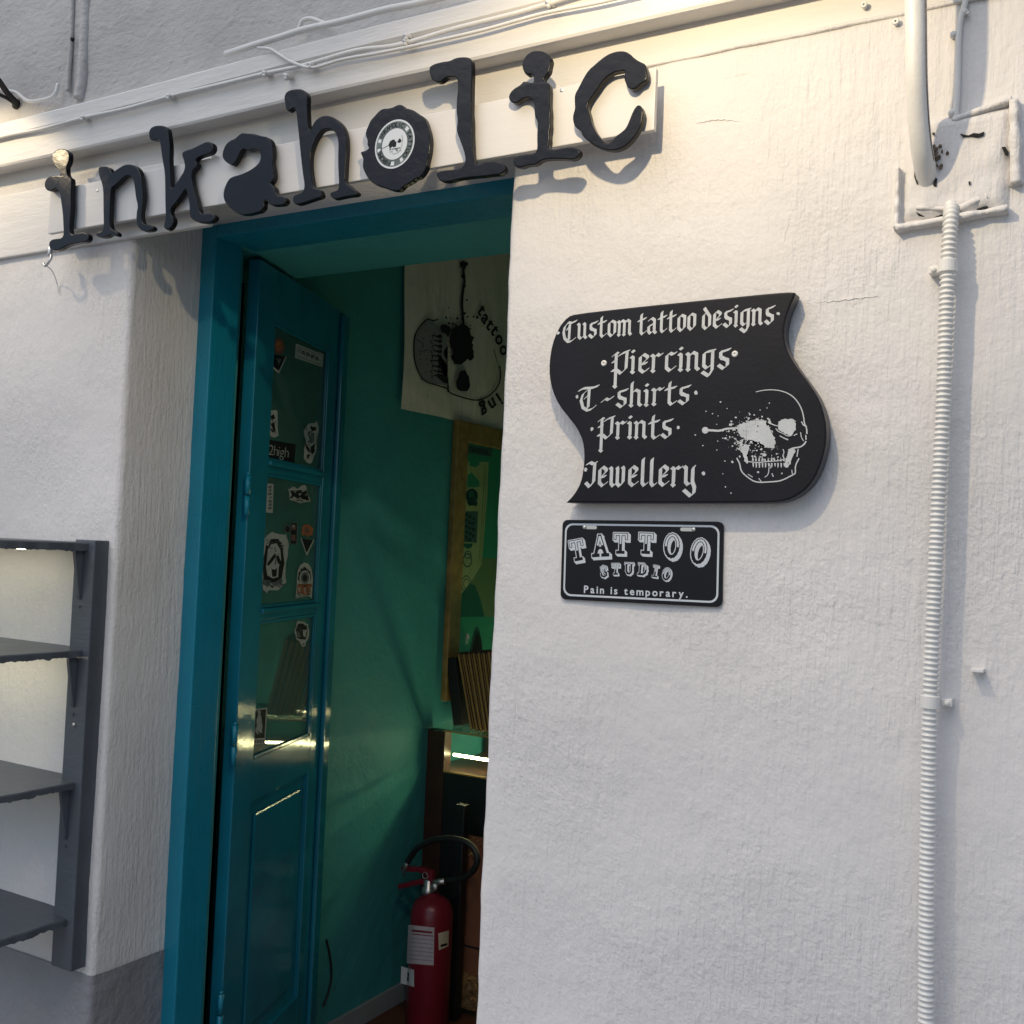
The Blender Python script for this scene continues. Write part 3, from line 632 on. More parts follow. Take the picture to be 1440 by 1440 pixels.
G = {   # nib strokes: x-height 1
 'i': (.16, [[(-.05,.9),(.04,.84),(.04,.14)], [(-.02,.12),(.08,.0)], [(.0,1.22),(.07,1.16)]]),
 'n': (.50, [[(-.05,.92),(.03,.84),(.03,.12)], [(-.02,.12),(.07,.0)], [(.05,.74),(.2,.96),(.36,.86),(.36,.14),(.46,.02)]]),
 'm': (.80, [[(-.05,.92),(.03,.84),(.03,.12)], [(-.02,.12),(.06,.0)], [(.05,.76),(.18,.96),(.32,.86),(.32,.12)], [(.27,.12),(.35,0)], [(.34,.76),(.47,.96),(.61,.86),(.61,.14),(.7,.02)]]),
 'u': (.52, [[(-.04,.98),(.04,.9),(.04,.14),(.16,.0),(.34,.18)], [(.3,.98),(.38,.9),(.38,.14),(.48,.02)]]),
 'o': (.42, [[(.02,.84),(.02,.18),(.17,.0),(.36,.2)], [(.02,.84),(.16,.97),(.36,.86),(.36,.2)]]),
 'a': (.50, [[(.04,.86),(.2,.97),(.36,.84),(.36,.14),(.46,.02)], [(.34,.62),(.03,.48),(.03,.16),(.14,.02),(.34,.2)]]),
 'e': (.42, [[(.16,.98),(.02,.84),(.02,.16),(.18,.0),(.38,.17)], [(.16,.98),(.34,.84),(.34,.74),(.2,.58)], [(.06,.44),(.3,.5)]]),
 's': (.42, [[(.08,.88),(.2,.92),(.42,1.0)], [(.06,.9),(.06,.62),(.34,.42),(.34,.16),(.18,.0),(-.02,.2)], [(.1,.54),(.34,.46)]]),
 't': (.38, [[(.12,1.26),(.1,1.1),(.1,.14),(.2,.0),(.38,.16)], [(-.06,.86),(.1,.9),(.36,.98)]]),
 'g': (.50, [[(.03,.84),(.03,.2),(.15,.05),(.36,.24)], [(.03,.84),(.16,.92),(.46,.98)], [(.38,.9),(.38,-.05),(.24,-.36),(-.02,-.14)]]),
 'd': (.46, [[(.03,.82),(.03,.16),(.18,.0),(.38,.18),(.38,.74),(.06,1.26)], [(.03,.82),(.14,.94)]]),
 'r': (.42, [[(-.05,.92),(.04,.84),(.04,.14)], [(-.02,.12),(.08,.0)], [(.06,.76),(.2,.95),(.3,.86),(.4,.94)]]),
 'c': (.42, [[(.02,.84),(.02,.17),(.17,.0),(.38,.2)], [(.02,.84),(.16,.96),(.26,.88),(.4,.95)]]),
 'h': (.50, [[(.06,1.38),(.04,1.25),(.04,.14)], [(-.02,.12),(.08,.0)], [(.05,.74),(.2,.95),(.36,.84),(.36,.14),(.46,.02)]]),
 'l': (.28, [[(.06,1.36),(.04,1.25),(.04,.14),(.14,.0),(.26,.12)]]),
 'w': (.74, [[(-.04,.96),(.03,.88),(.03,.14),(.13,.0),(.32,.2)], [(.3,.96),(.33,.88),(.33,.14),(.45,.0),(.62,.22),(.62,.9),(.56,.98)]]),
 'y': (.52, [[(-.04,.96),(.05,.88),(.05,.2),(.16,.06),(.36,.2)], [(.42,.96),(.36,.84),(.36,.2),(.46,-.08),(.44,-.36),(.3,-.5),(-.02,-.2)]]),
 'P': (.72, [[(.16,1.14),(.16,-.66)], [(.1,-.64),(.2,-.76)], [(.02,1.0),(.16,1.14),(.24,1.1)], [(.3,1.0),(.46,1.12),(.72,1.22)], [(.64,1.12),(.62,.26),(.4,.0),(.2,.2),(.0,.18)], [(.02,.66),(.18,.72)]]),
 'C': (.74, [[(.3,1.12),(.08,.86),(.02,.5),(.1,.1),(.32,-.14),(.5,-.12),(.72,.06)], [(.28,1.12),(.48,1.06),(.76,1.18)], [(.38,.98),(.36,-.02)], [(.24,.66),(.38,.9)]]),
 'T': (.80, [[(-.06,1.08),(.14,1.2),(.56,1.2),(.8,1.3)], [(.34,1.1),(.12,.86),(.04,.5),(.14,.06),(.36,-.12),(.54,-.06),(.7,.12)], [(.4,1.14),(.38,.06)], [(.22,.6),(.38,.8)]]),
 'J': (.50, [[(.04,1.16),(.2,1.24),(.36,1.16),(.5,1.24)], [(.42,1.14),(.4,.24),(.2,-.02),(.0,.2)]]),
 '-': (.54, [[(.02,.36),(.18,.52),(.3,.44),(.5,.6)]]),
 ' ': (.36, []),
}
ink = Art(lambda p: Vector((p[0], SY, p[1])), (0, -1, 0), step=1.5e-5, start=5e-4)
def word(txt, a, b, xh):
    A, B = W(*a, SY), W(*b, SY); ax = Vector((A.x, A.z)); bx = Vector((B.x, B.z))
    gap = .16; tot = sum(G[c][0] + gap for c in txt) - gap
    sc = (bx-ax).length/tot; dirx = (bx-ax).normalized(); up = Vector((0, 1)); h = xh*0.0119/10
    x = 0
    for c in txt:
        wd, strokes = G[c]
        jx, jy = rng.uniform(-.015, .015), rng.uniform(-.02, .02)
        for st in strokes:
            pts = []
            for p in st:
                q = ax + dirx*((x + p[0] + jx)*sc) + up*((p[1]+jy)*h); pts.append((q.x, q.y))
            ink.nib(pts, h*0.20, R(38), h*0.035)
        x += wd + gap
word('Custom', (792, 478), (890, 470.5), 24.5)
word('tattoo', (899, 471), (978, 463), 24.5)
word('designs', (988.5, 462.5), (1088, 455), 24.5)
word('Piercings', (861, 526), (1026, 518), 28)
word('T-shirts', (816, 575), (970, 568), 26.5)
word('Prints', (841, 617), (945, 616), 27)
word('Jewellery', (824, 684), (979, 683), 30)
for x, y in ((785,468),(1094,441),(811.4,558),(978.9,552.4),(832.3,603.6),(953.6,601.7),(823.8,660.3),(989.4,665.8)):
    p = W(x, y, SY); ink.speck(rng, (p.x, p.z), 0.0037)
ink.make('lettering', M['ink_white'], services)
for x, y in ((849.6, 511), (1033.7, 498)):
    bm = BM(); lathe(bm, [(0.0058, 0), (0.0058, 0.0012), (0.0042, 0.0028), (0.0018, 0.003), (0.0016, 0.001)], W(x, y, SY), 16, (0, -1, 0)); obj('screw', bm, M['white_pvc'], services, smooth=True)
K = Crop(970, 530, 6.857)
sk = Art(lambda p: W(*K(p), SY), (0, -1, 0), step=1.5e-5, start=4e-4)
rs = random.Random(11)
def tp(pts, w0, w1=None):
    pts = [tuple(q) for q in chaikin([Vector((p[0], p[1])) for p in pts], 2, closed=False)]
    for k, (a, b) in enumerate(zip(pts, pts[1:])):
        sk.line([a, b], w0 + ((w1 or w0)-w0)*k/len(pts))
tp([(640,145),(700,130),(800,122),(900,138),(980,175),(1040,235),(1080,310),(1100,390),(1105,450),(1128,490),(1130,545)], 7, 14)
tp([(1080,435),(1095,465),(1125,478)], 11); tp([(1120,565),(1122,602)], 11); tp([(1070,538),(1078,590),(1098,615)], 8)
tp([(1120,625),(1100,655),(1060,680),(1000,685),(955,705)], 14); tp([(1045,700),(1035,765)], 10)
sk.blob([(845,470),(860,430),(900,408),(960,405),(1008,415),(1025,450),(1020,500),(1000,545),(970,570),(930,552),(890,530),(855,508)], rs, 5)
tp([(832,500),(850,525),(900,545),(950,575),(985,560)], 8); tp([(760,438),(800,460),(840,472)], 14, 6); tp([(870,570),(920,595),(945,605)], 8, 13); tp([(1005,565),(1035,550)], 8); tp([(985,405),(1022,430)], 6)
sk.blob([(465,480),(490,455),(520,440),(560,440),(600,420),(630,412),(650,398),(680,408),(700,402),(740,425),(745,470),(760,470),(775,490),(800,530),(822,580),(832,640),(810,685),(770,680),(740,685),(715,665),(700,645),(670,625),(640,630),(620,620),(590,605),(560,610),(530,590),(500,585),(480,555),(462,520)], rs, 9)
sk.disc((150, 515), 32, 32, 0, 18); tp([(150,515),(210,515),(290,522),(350,500),(420,496),(480,490)], 22, 16)
sk.blob([(450,618),(500,640),(530,650),(578,660),(572,695),(550,740),(560,790),(556,842),(528,805),(510,750),(496,720),(462,705),(490,680),(470,645)], rs, 8)
sk.blob([(955,700),(1010,690),(1020,722),(995,760),(980,800),(965,850),(950,820),(938,870),(920,830),(935,785)], rs, 6)
tp([(555,815),(650,828),(760,815),(860,810),(925,790)], 9); tp([(900,700),(912,730),(895,760),(912,790)], 8)
for k in range(12):
    x = 600 + k*30; sk.fill([(x, 815-abs(k-6)), (x+9+rs.uniform(-4, 4), 760+rs.uniform(-15, 25)), (x+18, 815)])
    sk.fill([(x+4, 830), (x+8, 870+rs.uniform(-12, 12)), (x+18, 872+rs.uniform(-8, 8)), (x+20, 832)])
sk.disc((720, 752), 20, 15); sk.disc((935, 850), 22, 26)
tp([(455,785),(485,840),(494,910),(560,970),(640,1020),(780,1012),(880,1005),(1000,942),(1022,930),(1016,860),(1052,790)], 12)
tp([(668,980),(690,1010)], 8); tp([(765,875),(760,940),(725,968)], 9, 6); tp([(795,935),(805,960)], 10); tp([(985,900),(990,935)], 8); tp([(565,940),(605,965)], 8); tp([(770,840),(780,880)], 8)
for x, y, r_ in ((298,242,10),(157,333,8),(220,355,7),(275,377,6),(55,560,9),(128,662,9),(412,668,9),(483,770,11),(412,820,12),(340,812,8),(660,918,12),(890,932,10),(768,253,7),(745,300,6),(680,320,7),(575,352,7),(445,392,11),(400,430,13),(395,462,15),(320,935,6),(345,1060,8),(398,1120,9),(262,705,6),(360,305,6)): sk.speck(rs, (x, y), r_)
for k in range(150):
    t = rs.random(); x = rs.gauss(540, 90); y = 515 + rs.gauss(0, 62) - (x-540)*0.15
    sk.speck(rs, (x, y), abs(rs.gauss(0, 5.5))+2.0)
for k in range(60):
    sk.speck(rs, (rs.uniform(560, 860), rs.uniform(640, 800)), abs(rs.gauss(0, 4.5))+1.8)
for k in range(30): sk.speck(rs, (rs.uniform(430, 540), rs.uniform(590, 720)), abs(rs.gauss(0, 6))+2)
sk.make('skull_emblem', M['ink_white'], services)

# ================================================================== METAL PLATE
PY = -0.006
Q = Crop(780, 720, 5.76)
plate = thing('tattoo_plate', 'small black metal plate reading tattoo studio under the wavy sign', 'sign', W(900, 850, PY))
def rrect(x0, y0, x1, y1, r, n=6):
    out = []
    for cx, cy, a in ((x1-r, y0+r, -PI/2), (x1-r, y1-r, 0), (x0+r, y1-r, PI/2), (x0+r, y0+r, PI)):
        out += [(cx+r*math.cos(a+PI/2*k/n), cy+r*math.sin(a+PI/2*k/n)) for k in range(n+1)]
    return out
qa, qb, qc, qd = [W(*Q(p), PY) for p in ((63, 62), (1366, 78), (1352, 772), (44, 706))]
def plate_map(p):   # unit plate coordinates (0..2, 0..1), bilinear between its corners
    u, v = p[0]/2, p[1]; return (qa*(1-u)+qb*u)*(1-v) + (qd*(1-u)+qc*u)*v
bm = BM(); slab(bm, [plate_map(p) for p in rrect(0, 0, 2, 1, 0.07)], (0, 0.0045, 0), 0.0012, 2); obj('plate', bm, M['plate_black'], plate)
pa = Art(plate_map, (0, -1, 0), step=2e-5, start=3e-4)
o1, o2 = rrect(0.04, 0.045, 1.96, 0.955, 0.10), rrect(0.062, 0.068, 1.938, 0.932, 0.085)
pa.up()
for k in range(len(o1)):
    j = (k+1) % len(o1); poly(pa.bm, [plate_map(q) + pa.out*pa.h for q in (o1[k], o1[j], o2[j], o2[k])])
pa.make('border', M['ink_plate'], plate)
pa = Art(plate_map, (0, -1, 0), step=5e-6, start=4e-4, wrap=400)
SL = {   # slab letters as pen paths in a unit box, y down
 'T': [[(.12,.1),(.88,.1)], [(.12,.1),(.12,.3)], [(.88,.1),(.88,.3)], [(.5,.1),(.5,.9)], [(.3,.92),(.7,.92)]],
 'A': [[(.5,.06),(.2,.9)], [(.5,.06),(.8,.9)], [(.32,.62),(.68,.62)], [(.06,.92),(.36,.92)], [(.62,.92),(.94,.92)]],
 'O': [[(.5+.36*math.sin(2*PI*k/16), .5-.44*math.cos(2*PI*k/16)) for k in range(17)]],
 'S': [[(.8,.3),(.78,.14),(.5,.06),(.22,.16),(.24,.38),(.5,.5),(.78,.62),(.78,.84),(.5,.95),(.22,.86),(.18,.68)]],
 'U': [[(.1,.08),(.4,.08)], [(.62,.08),(.92,.08)], [(.24,.08),(.24,.7),(.36,.9),(.56,.92),(.74,.8),(.78,.66),(.78,.08)]],
 'D': [[(.1,.08),(.56,.08),(.82,.24),(.88,.5),(.82,.76),(.56,.92),(.1,.92)], [(.28,.08),(.28,.92)]],
 'I': [[(.22,.08),(.78,.08)], [(.5,.08),(.5,.92)], [(.22,.92),(.78,.92)]],
}
def slab_letter(ch, c, wd, ht, ang):
    ca, sa = math.cos(ang), math.sin(ang)
    def mp(p, dx=0, dy=0):
        x, y = (p[0]-.5)*wd, (p[1]-.5)*ht; X, Y = c[0] + x*ca - y*sa + dx, c[1] + x*sa + y*ca + dy
        return ((X-54)/651.0, (Y-70)/667.0)
    k = wd/651.0; pa.k = 0
    for s in range(4, -1, -1):
        f = s/4
        for st in SL[ch]: pa.line([mp(p, wd*.13*f, ht*.09*f) for p in st], k*.30, 0)
    for st in SL[ch]: pa.line([mp(p) for p in st], k*.20, 1)
    for st in SL[ch]:
        for p, q in zip(st, st[1:]):
            if p[1] < 0.53 and q[1] < 0.53: pa.line([mp(p), mp(q)], k*.11, 0)
    if ch in 'TI': pa.line([mp((.5, .1)), mp((.5, .5))], k*.11, 0)
    if ch == 'A': pa.line([mp((.5, .1)), mp((.37, .45))], k*.11, 0); pa.line([mp((.5, .1)), mp((.63, .45))], k*.11, 0); pa.disc(mp((.5, .72)), k*.1, k*.1)
def unq(x, y): return (x, y - (x-54)*0.026 + (y-70)*0.0)
for ch, x, y, wd, ht, a in (('T',190,325,128,185,-.20),('A',385,290,140,185,-.08),('T',555,268,125,178,0.0),('T',762,268,125,178,0.02),('O',968,292,132,195,.05),('O',1180,338,132,200,.16)):
    x2, y2 = x, y - (x-54)/1306*16*(1-(y-70)/640) - (x-54)/1306*66*((y-70)/640)
    slab_letter(ch, (x2, y2), wd, ht, a)
for ch, x, y, wd, ht, a in (('S',422,505,68,98,-.12),('T',520,485,68,98,-.04),('U',628,482,74,98,0),('D',738,488,76,100,.06),('I',842,505,60,100,.12),('O',932,530,70,98,.18)):
    x2, y2 = x, y - (x-54)/1306*16*(1-(y-70)/640) - (x-54)/1306*66*((y-70)/640)
    slab_letter(ch, (x2, y2), wd, ht, a)
wlen = put_text(Art(plate_map, (0, -1, 0)), 'Pain is temporary.', (0, 0), (.1, 0), (0, -.1), 0.018, track=0.12)
em = 1.30/wlen
put_text(pa, 'Pain is temporary.', (0.315, 0.905), (em, 0.0), (0, -em*1.02), 0.022, 0, track=0.12)
pa.make('lettering', [M['ink_plate'], M['plate_black']], plate)
for sx0, sx1, y in ((0.30, 0.46, 0.092), (1.50, 1.66, 0.098)):
    pa = Art(plate_map, (0, -1, 0), step=2e-5, start=4.5e-4); pa.fill(rrect(sx0, y-.022, sx1, y+.022, .021)); pa.make('slot', M['steel'], plate)
    bm = BM(); lathe(bm, [(0.004, 0), (0.004, 0.001), (0.0025, 0.002)], plate_map(((sx0 if sx0 < 1 else sx1), y)) + Vector((0, -0.0006, 0)), 12, (0, -1, 0)); obj('screw', bm, M['steel'], plate, smooth=True)

# ================================================================== PIPES AND CABLES ON THE WALL
def wpath(pts): return [W(x, y, yy) for x, y, yy in pts]
big = thing('supply_pipe', 'thick smooth white pipe bending into the wall at the top right', 'pipe', W(1300, 262, -0.004))
bm = BM(); pth = smooth_path(wpath([(1287,-170,-.105),(1287,-60,-.105),(1288,40,-.10),(1289,110,-.088),(1292,170,-.066),(1297,215,-.042),(1304,250,-.008),(1309,272,.02)]), 8)
tube(bm, pth, 0.0165, 16); obj('pipe', bm, M['white_pvc'], big, smooth=True)
bm = BM(); tube(bm, [p + Vector((0.0152, -0.0062, 0)) for p in pth[4:44]], 0.0013, 6); obj('painted_cable', bm, M['stain'], big, smooth=True)
# corrugated conduit
con = thing('corrugated_conduit', 'white ribbed conduit running down the wall right of the signs', 'pipe', W(1302, 1470, -0.02))
ctr = smooth_path(wpath([(1339,284,.006),(1337,310,-.026),(1333,380,-.034),(1327,560,-.034),(1319,720,-.034),(1313,860,-.034),(1308,990,-.034),(1305,1150,-.034),(1303,1300,-.034),(1302,1500,-.034)]), 60)
length = sum((b-a).length for a, b in zip(ctr, ctr[1:]))
pts, rad = [], []; acc = 0; step = 0.0012; pos = 0; seg_i = 0
# resample evenly
cum = [0]
for a, b in zip(ctr, ctr[1:]): cum.append(cum[-1]+(b-a).length)
s = 0; j = 0
while s < length:
    while cum[j+1] < s: j += 1
    t = (s-cum[j])/max(1e-9, cum[j+1]-cum[j]); pts.append(ctr[j].lerp(ctr[j+1], t)); rad.append(0.0108 + 0.0018*math.cos(2*PI*s/0.0085)); s += 0.00142
bm = BM(); tube(bm, pts, 0, 14, True, rad); obj('pipe', bm, M['white_pvc'], con, smooth=True)
def clip(y, px, side):
    c = W(px, y, -0.034); bm = BM()
    prof = [(0.0128, -0.010), (0.0146, -0.009), (0.0146, 0.009), (0.0128, 0.010)]
    lathe(bm, prof, c, 20); box(bm, (c.x+(side*0.013 if side > 0 else -0.030), -0.024, c.z-0.006), (c.x+(0.030 if side > 0 else -0.013), 0.003, c.z+0.006), 0.002)
    lathe(bm, [(0.004, 0), (0.004, 0.003), (0.002, 0.004)], (c.x+side*0.023, -0.024, c.z), 10, (0, -1, 0))
    obj('clip', fix(bm), M['white_pvc'], con, smooth=False)
clip(375, 1333, -1); clip(987, 1308, 1)
# thin cable with clips
thin = thing('thin_cable', 'thin painted cable clipped to the wall beside the thick pipe', 'cable', W(1347, 195, -0.006))
bm = BM(); tube(bm, smooth_path(wpath([(1372,-120,-.008),(1366,-40,-.008),(1356,8,-.008),(1349,35,-.008),(1347,90,-.007),(1346,130,-.007),(1344,165,-.006),(1346,200,.004)]), 8), 0.0048, 8); obj('cable', bm, M['white_pvc'], thin, smooth=True)
for x, y in ((1341, 50), (1339, 160), (1356, 18)):
    p = W(x, y, -0.004); bm = BM(); lathe(bm, [(0.006, 0), (0.0062, 0.004), (0.004, 0.008), (0.0012, 0.0085)], p, 12, (0, -1, 0)); lathe(bm, [(0.003, 0), (0.003, 0.004)], p+Vector((.006, -.002, -.004)), 8, (0, -1, 0)); obj('clip', bm, M['white_pvc'], thin, smooth=True)
# recessed junction patch
jb = thing('junction_box', 'painted-over square junction box with rough edges where the pipes meet', 'box', W(1350, 322, 0))
x0, x1 = W(1263, 300).x, W(1432, 240).x; z1_, z0_ = W(1300, 172).z, W(1263, 324).z
bm = BM()
def rough_bar(bm, a, b, wdt, th):
    n = 26; rows = []
    a, b = Vector(a), Vector(b); t = (b-a).normalized(); s = Vector((t.z, 0, -t.x))
    for k in range(n+1):
        p = a.lerp(b, k/n); wv = wdt*(1+0.35*nz(p.x, 1, p.z, 40)); hv = th*(1+0.5*nz(p.x, 9, p.z, 55))
        rows.append([bm.verts.new(q) for q in (p - s*wv + Vector((0, .004, 0)), p - s*wv*.7 - Vector((0, hv+.008, 0)), p + s*wv*.7 - Vector((0, hv*.9+.008, 0)), p + s*wv + Vector((0, .004, 0)))])
    for r0, r1 in zip(rows, rows[1:]):
        for i in range(3): bm.faces.new((r0[i], r0[i+1], r1[i+1], r1[i]))
    bm.faces.new(rows[0]); bm.faces.new(rows[-1])
rough_bar(bm, (x0, 0, z0_+0.10), (x0, 0, z0_), 0.0045, 0.009); rough_bar(bm, (x0, 0, z0_), (x0+0.165, 0, z0_+0.012), 0.006, 0.011); rough_bar(bm, (x1-0.008, 0, z1_+0.008), (x1-0.002, 0, z0_+0.05), 0.009, 0.011)
rough_bar(bm, (x0+0.08, 0, z1_-0.008), (x1-0.01, 0, z1_+0.012), 0.006, 0.006); rough_bar(bm, (x0+0.03, 0, z0_+0.03), (x0+0.085, 0, z0_+0.022), 0.004, 0.006); rough_bar(bm, (x0+0.095, 0, z0_+0.022), (x0+0.135, 0, z0_+0.036), 0.006, 0.007)
obj('rim', fix(bm), M['plaster'], jb, smooth=True)
bm = BM(); cv = []
N = 22
for j in range(N+1):
    row = []
    for i in range(N+1):
        u, v = i/N, j/N; x = x0+0.006+(x1-x0-0.016)*u; z = z0_+0.012+(z1_-z0_-0.008)*v
        e = min(u, 1-u, v, 1-v); row.append(bm.verts.new((x, 0.002-0.014*min(1, e*14) - 0.0022*nz(x, 2, z, 30) - 0.003*abs(nz(x, 4, z, 14)), z)))
    cv.append(row)
for a, b in zip(cv, cv[1:]):
    for i in range(N): bm.faces.new((a[i], a[i+1], b[i+1], b[i]))
obj('cover', fix(bm), M['plaster'], jb, smooth=True)
J3 = Crop(960, 0, 3.0)
for pts in ([(1170,563),(1205,570),(1225,560),(1250,562),(1272,555),(1268,570),(1240,578),(1215,574),(1180,578)], [(1345,620),(1360,620),(1376,640),(1372,658),(1358,650)], [(1205,765),(1214,764),(1214,778),(1206,778)], [(1062,750),(1072,752),(1070,785),(1058,782)], [(985,895),(1010,905),(1018,914),(995,908)], [(1060,918),(1095,902),(1098,912),(1070,926)], [(1165,900),(1192,898),(1190,910),(1170,912)], [(1240,880),(1285,868),(1288,876),(1250,888)], [(980,700),(992,760),(986,775),(976,745)]):
    holes = BM(); p = [W(*J3(q), -0.0158) for q in pts]; slab(holes, [q + Vector((0.0006*rng.uniform(-1, 1), 0, 0.0006*rng.uniform(-1, 1))) for q in p], (0, 0.004, 0)); obj('hole', holes, M['crack'], jb)
bm = BM()
for k in range(26):
    x, y = rng.gauss(1072, 16), rng.gauss(650, 28); p = W(*J3((x, y)), -0.014); lathe(bm, [(0.003*rng.uniform(.5, 1.3), -0.004), (0.002*rng.uniform(.5, 1.3), 0.004)], p, 6, (rng.uniform(-.5, .5), -1, rng.uniform(-.5, .5)))
obj('crumbs', bm, M['stain'], jb)
# cables along the cornice
def cable(name, label, pts, r_, m='white_pvc'):
    p3 = wpath(pts); t = thing(name, label, 'cable', min(p3, key=lambda v: v.z)); bm = BM(); tube(bm, smooth_path(p3, 10), r_, 8); obj('cable', bm, M[m], t, smooth=True); return t
def nail_clip(t, x, y, Y=-0.064):
    p = W(x, y, Y); bm = BM(); tube(bm, [p+Vector((-.004, .006, 0)), p+Vector((-.003, -.010, .001)), p+Vector((.004, -.010, -.001)), p+Vector((.005, .006, -.001))], 0.004, 8)
    lathe(bm, [(0.004, 0), (0.004, 0.005), (0.0025, 0.008)], p+Vector((.001, -.006, -.008)), 8, (0, -1, 0)); obj('clip', bm, M['white_pvc'], t, smooth=True)
CY = -0.068
c1 = cable('cornice_cable', 'white cable clipped along the whole cornice above the letters', [(-90,219,CY),(0,193,CY),(60,181,CY),(120,165,CY),(180,152,CY),(240,135,CY),(300,121,CY),(370,104,CY),(430,91,CY),(500,71,CY),(560,63,CY),(640,40,CY),(720,20,CY),(775,4,CY),(860,-22,CY)], 0.0046)
for x, y in ((120,166),(241,136),(376,104),(440,92),(574,60),(774,6)): nail_clip(c1, x, y)
c2 = cable('cornice_cable', 'thin white cable sagging from the cornice top and looping below its neighbour', [(352,62,-.055),(364,67,-.070),(380,69,-.072),(395,78,-.073),(412,88,CY-.004),(440,95,CY-.004),(480,84,CY-.004),(530,75,CY-.004),(570,67,CY-.004),(620,56,CY-.004),(680,42,CY-.004),(730,28,CY-.004),(772,17,CY-.004),(840,4,CY-.004),(900,-10,CY-.004)], 0.0036)
nail_clip(c2, 406, 108); nail_clip(c2, 575, 52)
c3 = cable('top_cable', 'thick white cable lying on top of the cornice edge', [(318,76,-.045),(340,69,-.062),(362,62,-.07),(395,52,-.07),(430,41,-.07),(480,30,-.068),(540,14,-.066),(590,4,-.064),(660,-14,-.062)], 0.0075)
c4 = cable('loop_cable', 'short grey cable loop sticking up behind the thick cable on the cornice', [(420,42,-.035),(425,30,-.035),(436,26,-.035),(450,30,-.035),(462,36,-.04)], 0.005)
c5 = cable('drop_cable', 'painted vertical cable on the grey upper wall at top left', [(101,-60,-.02),(102,0,-.02),(101,40,-.02),(99,75,-.02),(97,100,-.02),(95,128,-.02)], 0.006, 'plaster_old')
bm = BM(); p = W(103, 56, -.026); lathe(bm, [(0.006, 0), (0.005, 0.006)], p, 8, (0, -1, 0)); obj('nail', bm, M['crack'], c5)
bm = BM(); tube(bm, smooth_path(wpath([(122,-80,-.012),(122,10,-.012),(120,60,-.012),(117,110,-.012),(112,140,-.012)]), 6), 0.016, 10); obj('plaster_rib', bm, M['plaster_old'], c5, smooth=True)
# wall hook, screw heads, hanging clip under the sign
def small_peg(x, y, label, L=0.017, flat=False):
    p = W(x, y, 0); bm = BM()
    if flat: box(bm, (p.x-0.009, -L, p.z-0.0025), (p.x+0.009, 0.003, p.z+0.0025), 0.001); tube(bm, [p, p+Vector((0, -L*0.7, -0.004))], 0.003, 8)
    else: lathe(bm, [(0.0045, -0.003), (0.0045, L*.6), (0.006, L*.7), (0.005, L), (0.002, L), (0.002, L*.6)], p, 12, (0, -1, 0))
    return tag(obj('wall_peg', bm, M['white_pvc'], None, smooth=False, loc=p), label, 'hook')
small_peg(1376, 942, 'small white flat peg in the wall right of the ribbed conduit', 0.020, True)
small_peg(1261, 34, 'painted round plug on the wall just under the cornice line near the thick pipe', 0.012)
small_peg(1216, 9, 'tiny painted screw ring above the groove left of the thick pipe', 0.008)
hc = thing('hanging_hook', 'small bent metal hook hanging from the left end of the letter board', 'hook', W(66, 372, -0.022))
bm = BM(); tube(bm, smooth_path(wpath([(70,346,-.050),(71,356,-.054),(72,362,-.056),(69,368,-.058),(64,374,-.055),(61,370,-.052)]), 6), 0.0035, 8); lathe(bm, [(0.005, -.012), (0.007, -.006), (0.006, .01), (0.003, .014)], W(71, 354, -.054), 10); obj('hook', bm, M['steel'], hc, smooth=True)
bm = BM(); tube(bm, smooth_path(wpath([(66,374,-.052),(74,382,-.03),(80,398,-.006),(82,412,-.003)]), 6), 0.0014, 6); obj('wire', bm, M['white_pvc'], hc)
# black bracket at the upper left
br = thing('wall_bracket', 'black metal arm bracket on the grey upper wall at far left', 'bracket', W(22, 146, -0.02))
bm = BM(); tube(bm, smooth_path([W(25,146,-.02), W(10,130,-.05), W(-10,104,-.10), W(-60,60,-.18)], 6), 0.008, 8); tube(bm, [W(24,148,-.02), W(10,138,-.045), W(-20,124,-.09), W(-60,112,-.14)], 0.005, 8); lathe(bm, [(0.014, 0), (0.014, 0.006), (0.006, 0.01)], W(24, 147, -.014), 12, (0, -1, 0)); obj('arm', bm, M['dark'], br, smooth=True)
c6 = cable('curled_cable', 'pale curled cable on the cornice under the black arm bracket', [(-30,110,-.03),(0,125,-.035),(22,130,-.035),(40,142,-.035),(62,140,-.035),(76,134,-.035),(82,118,-.03)], 0.005)
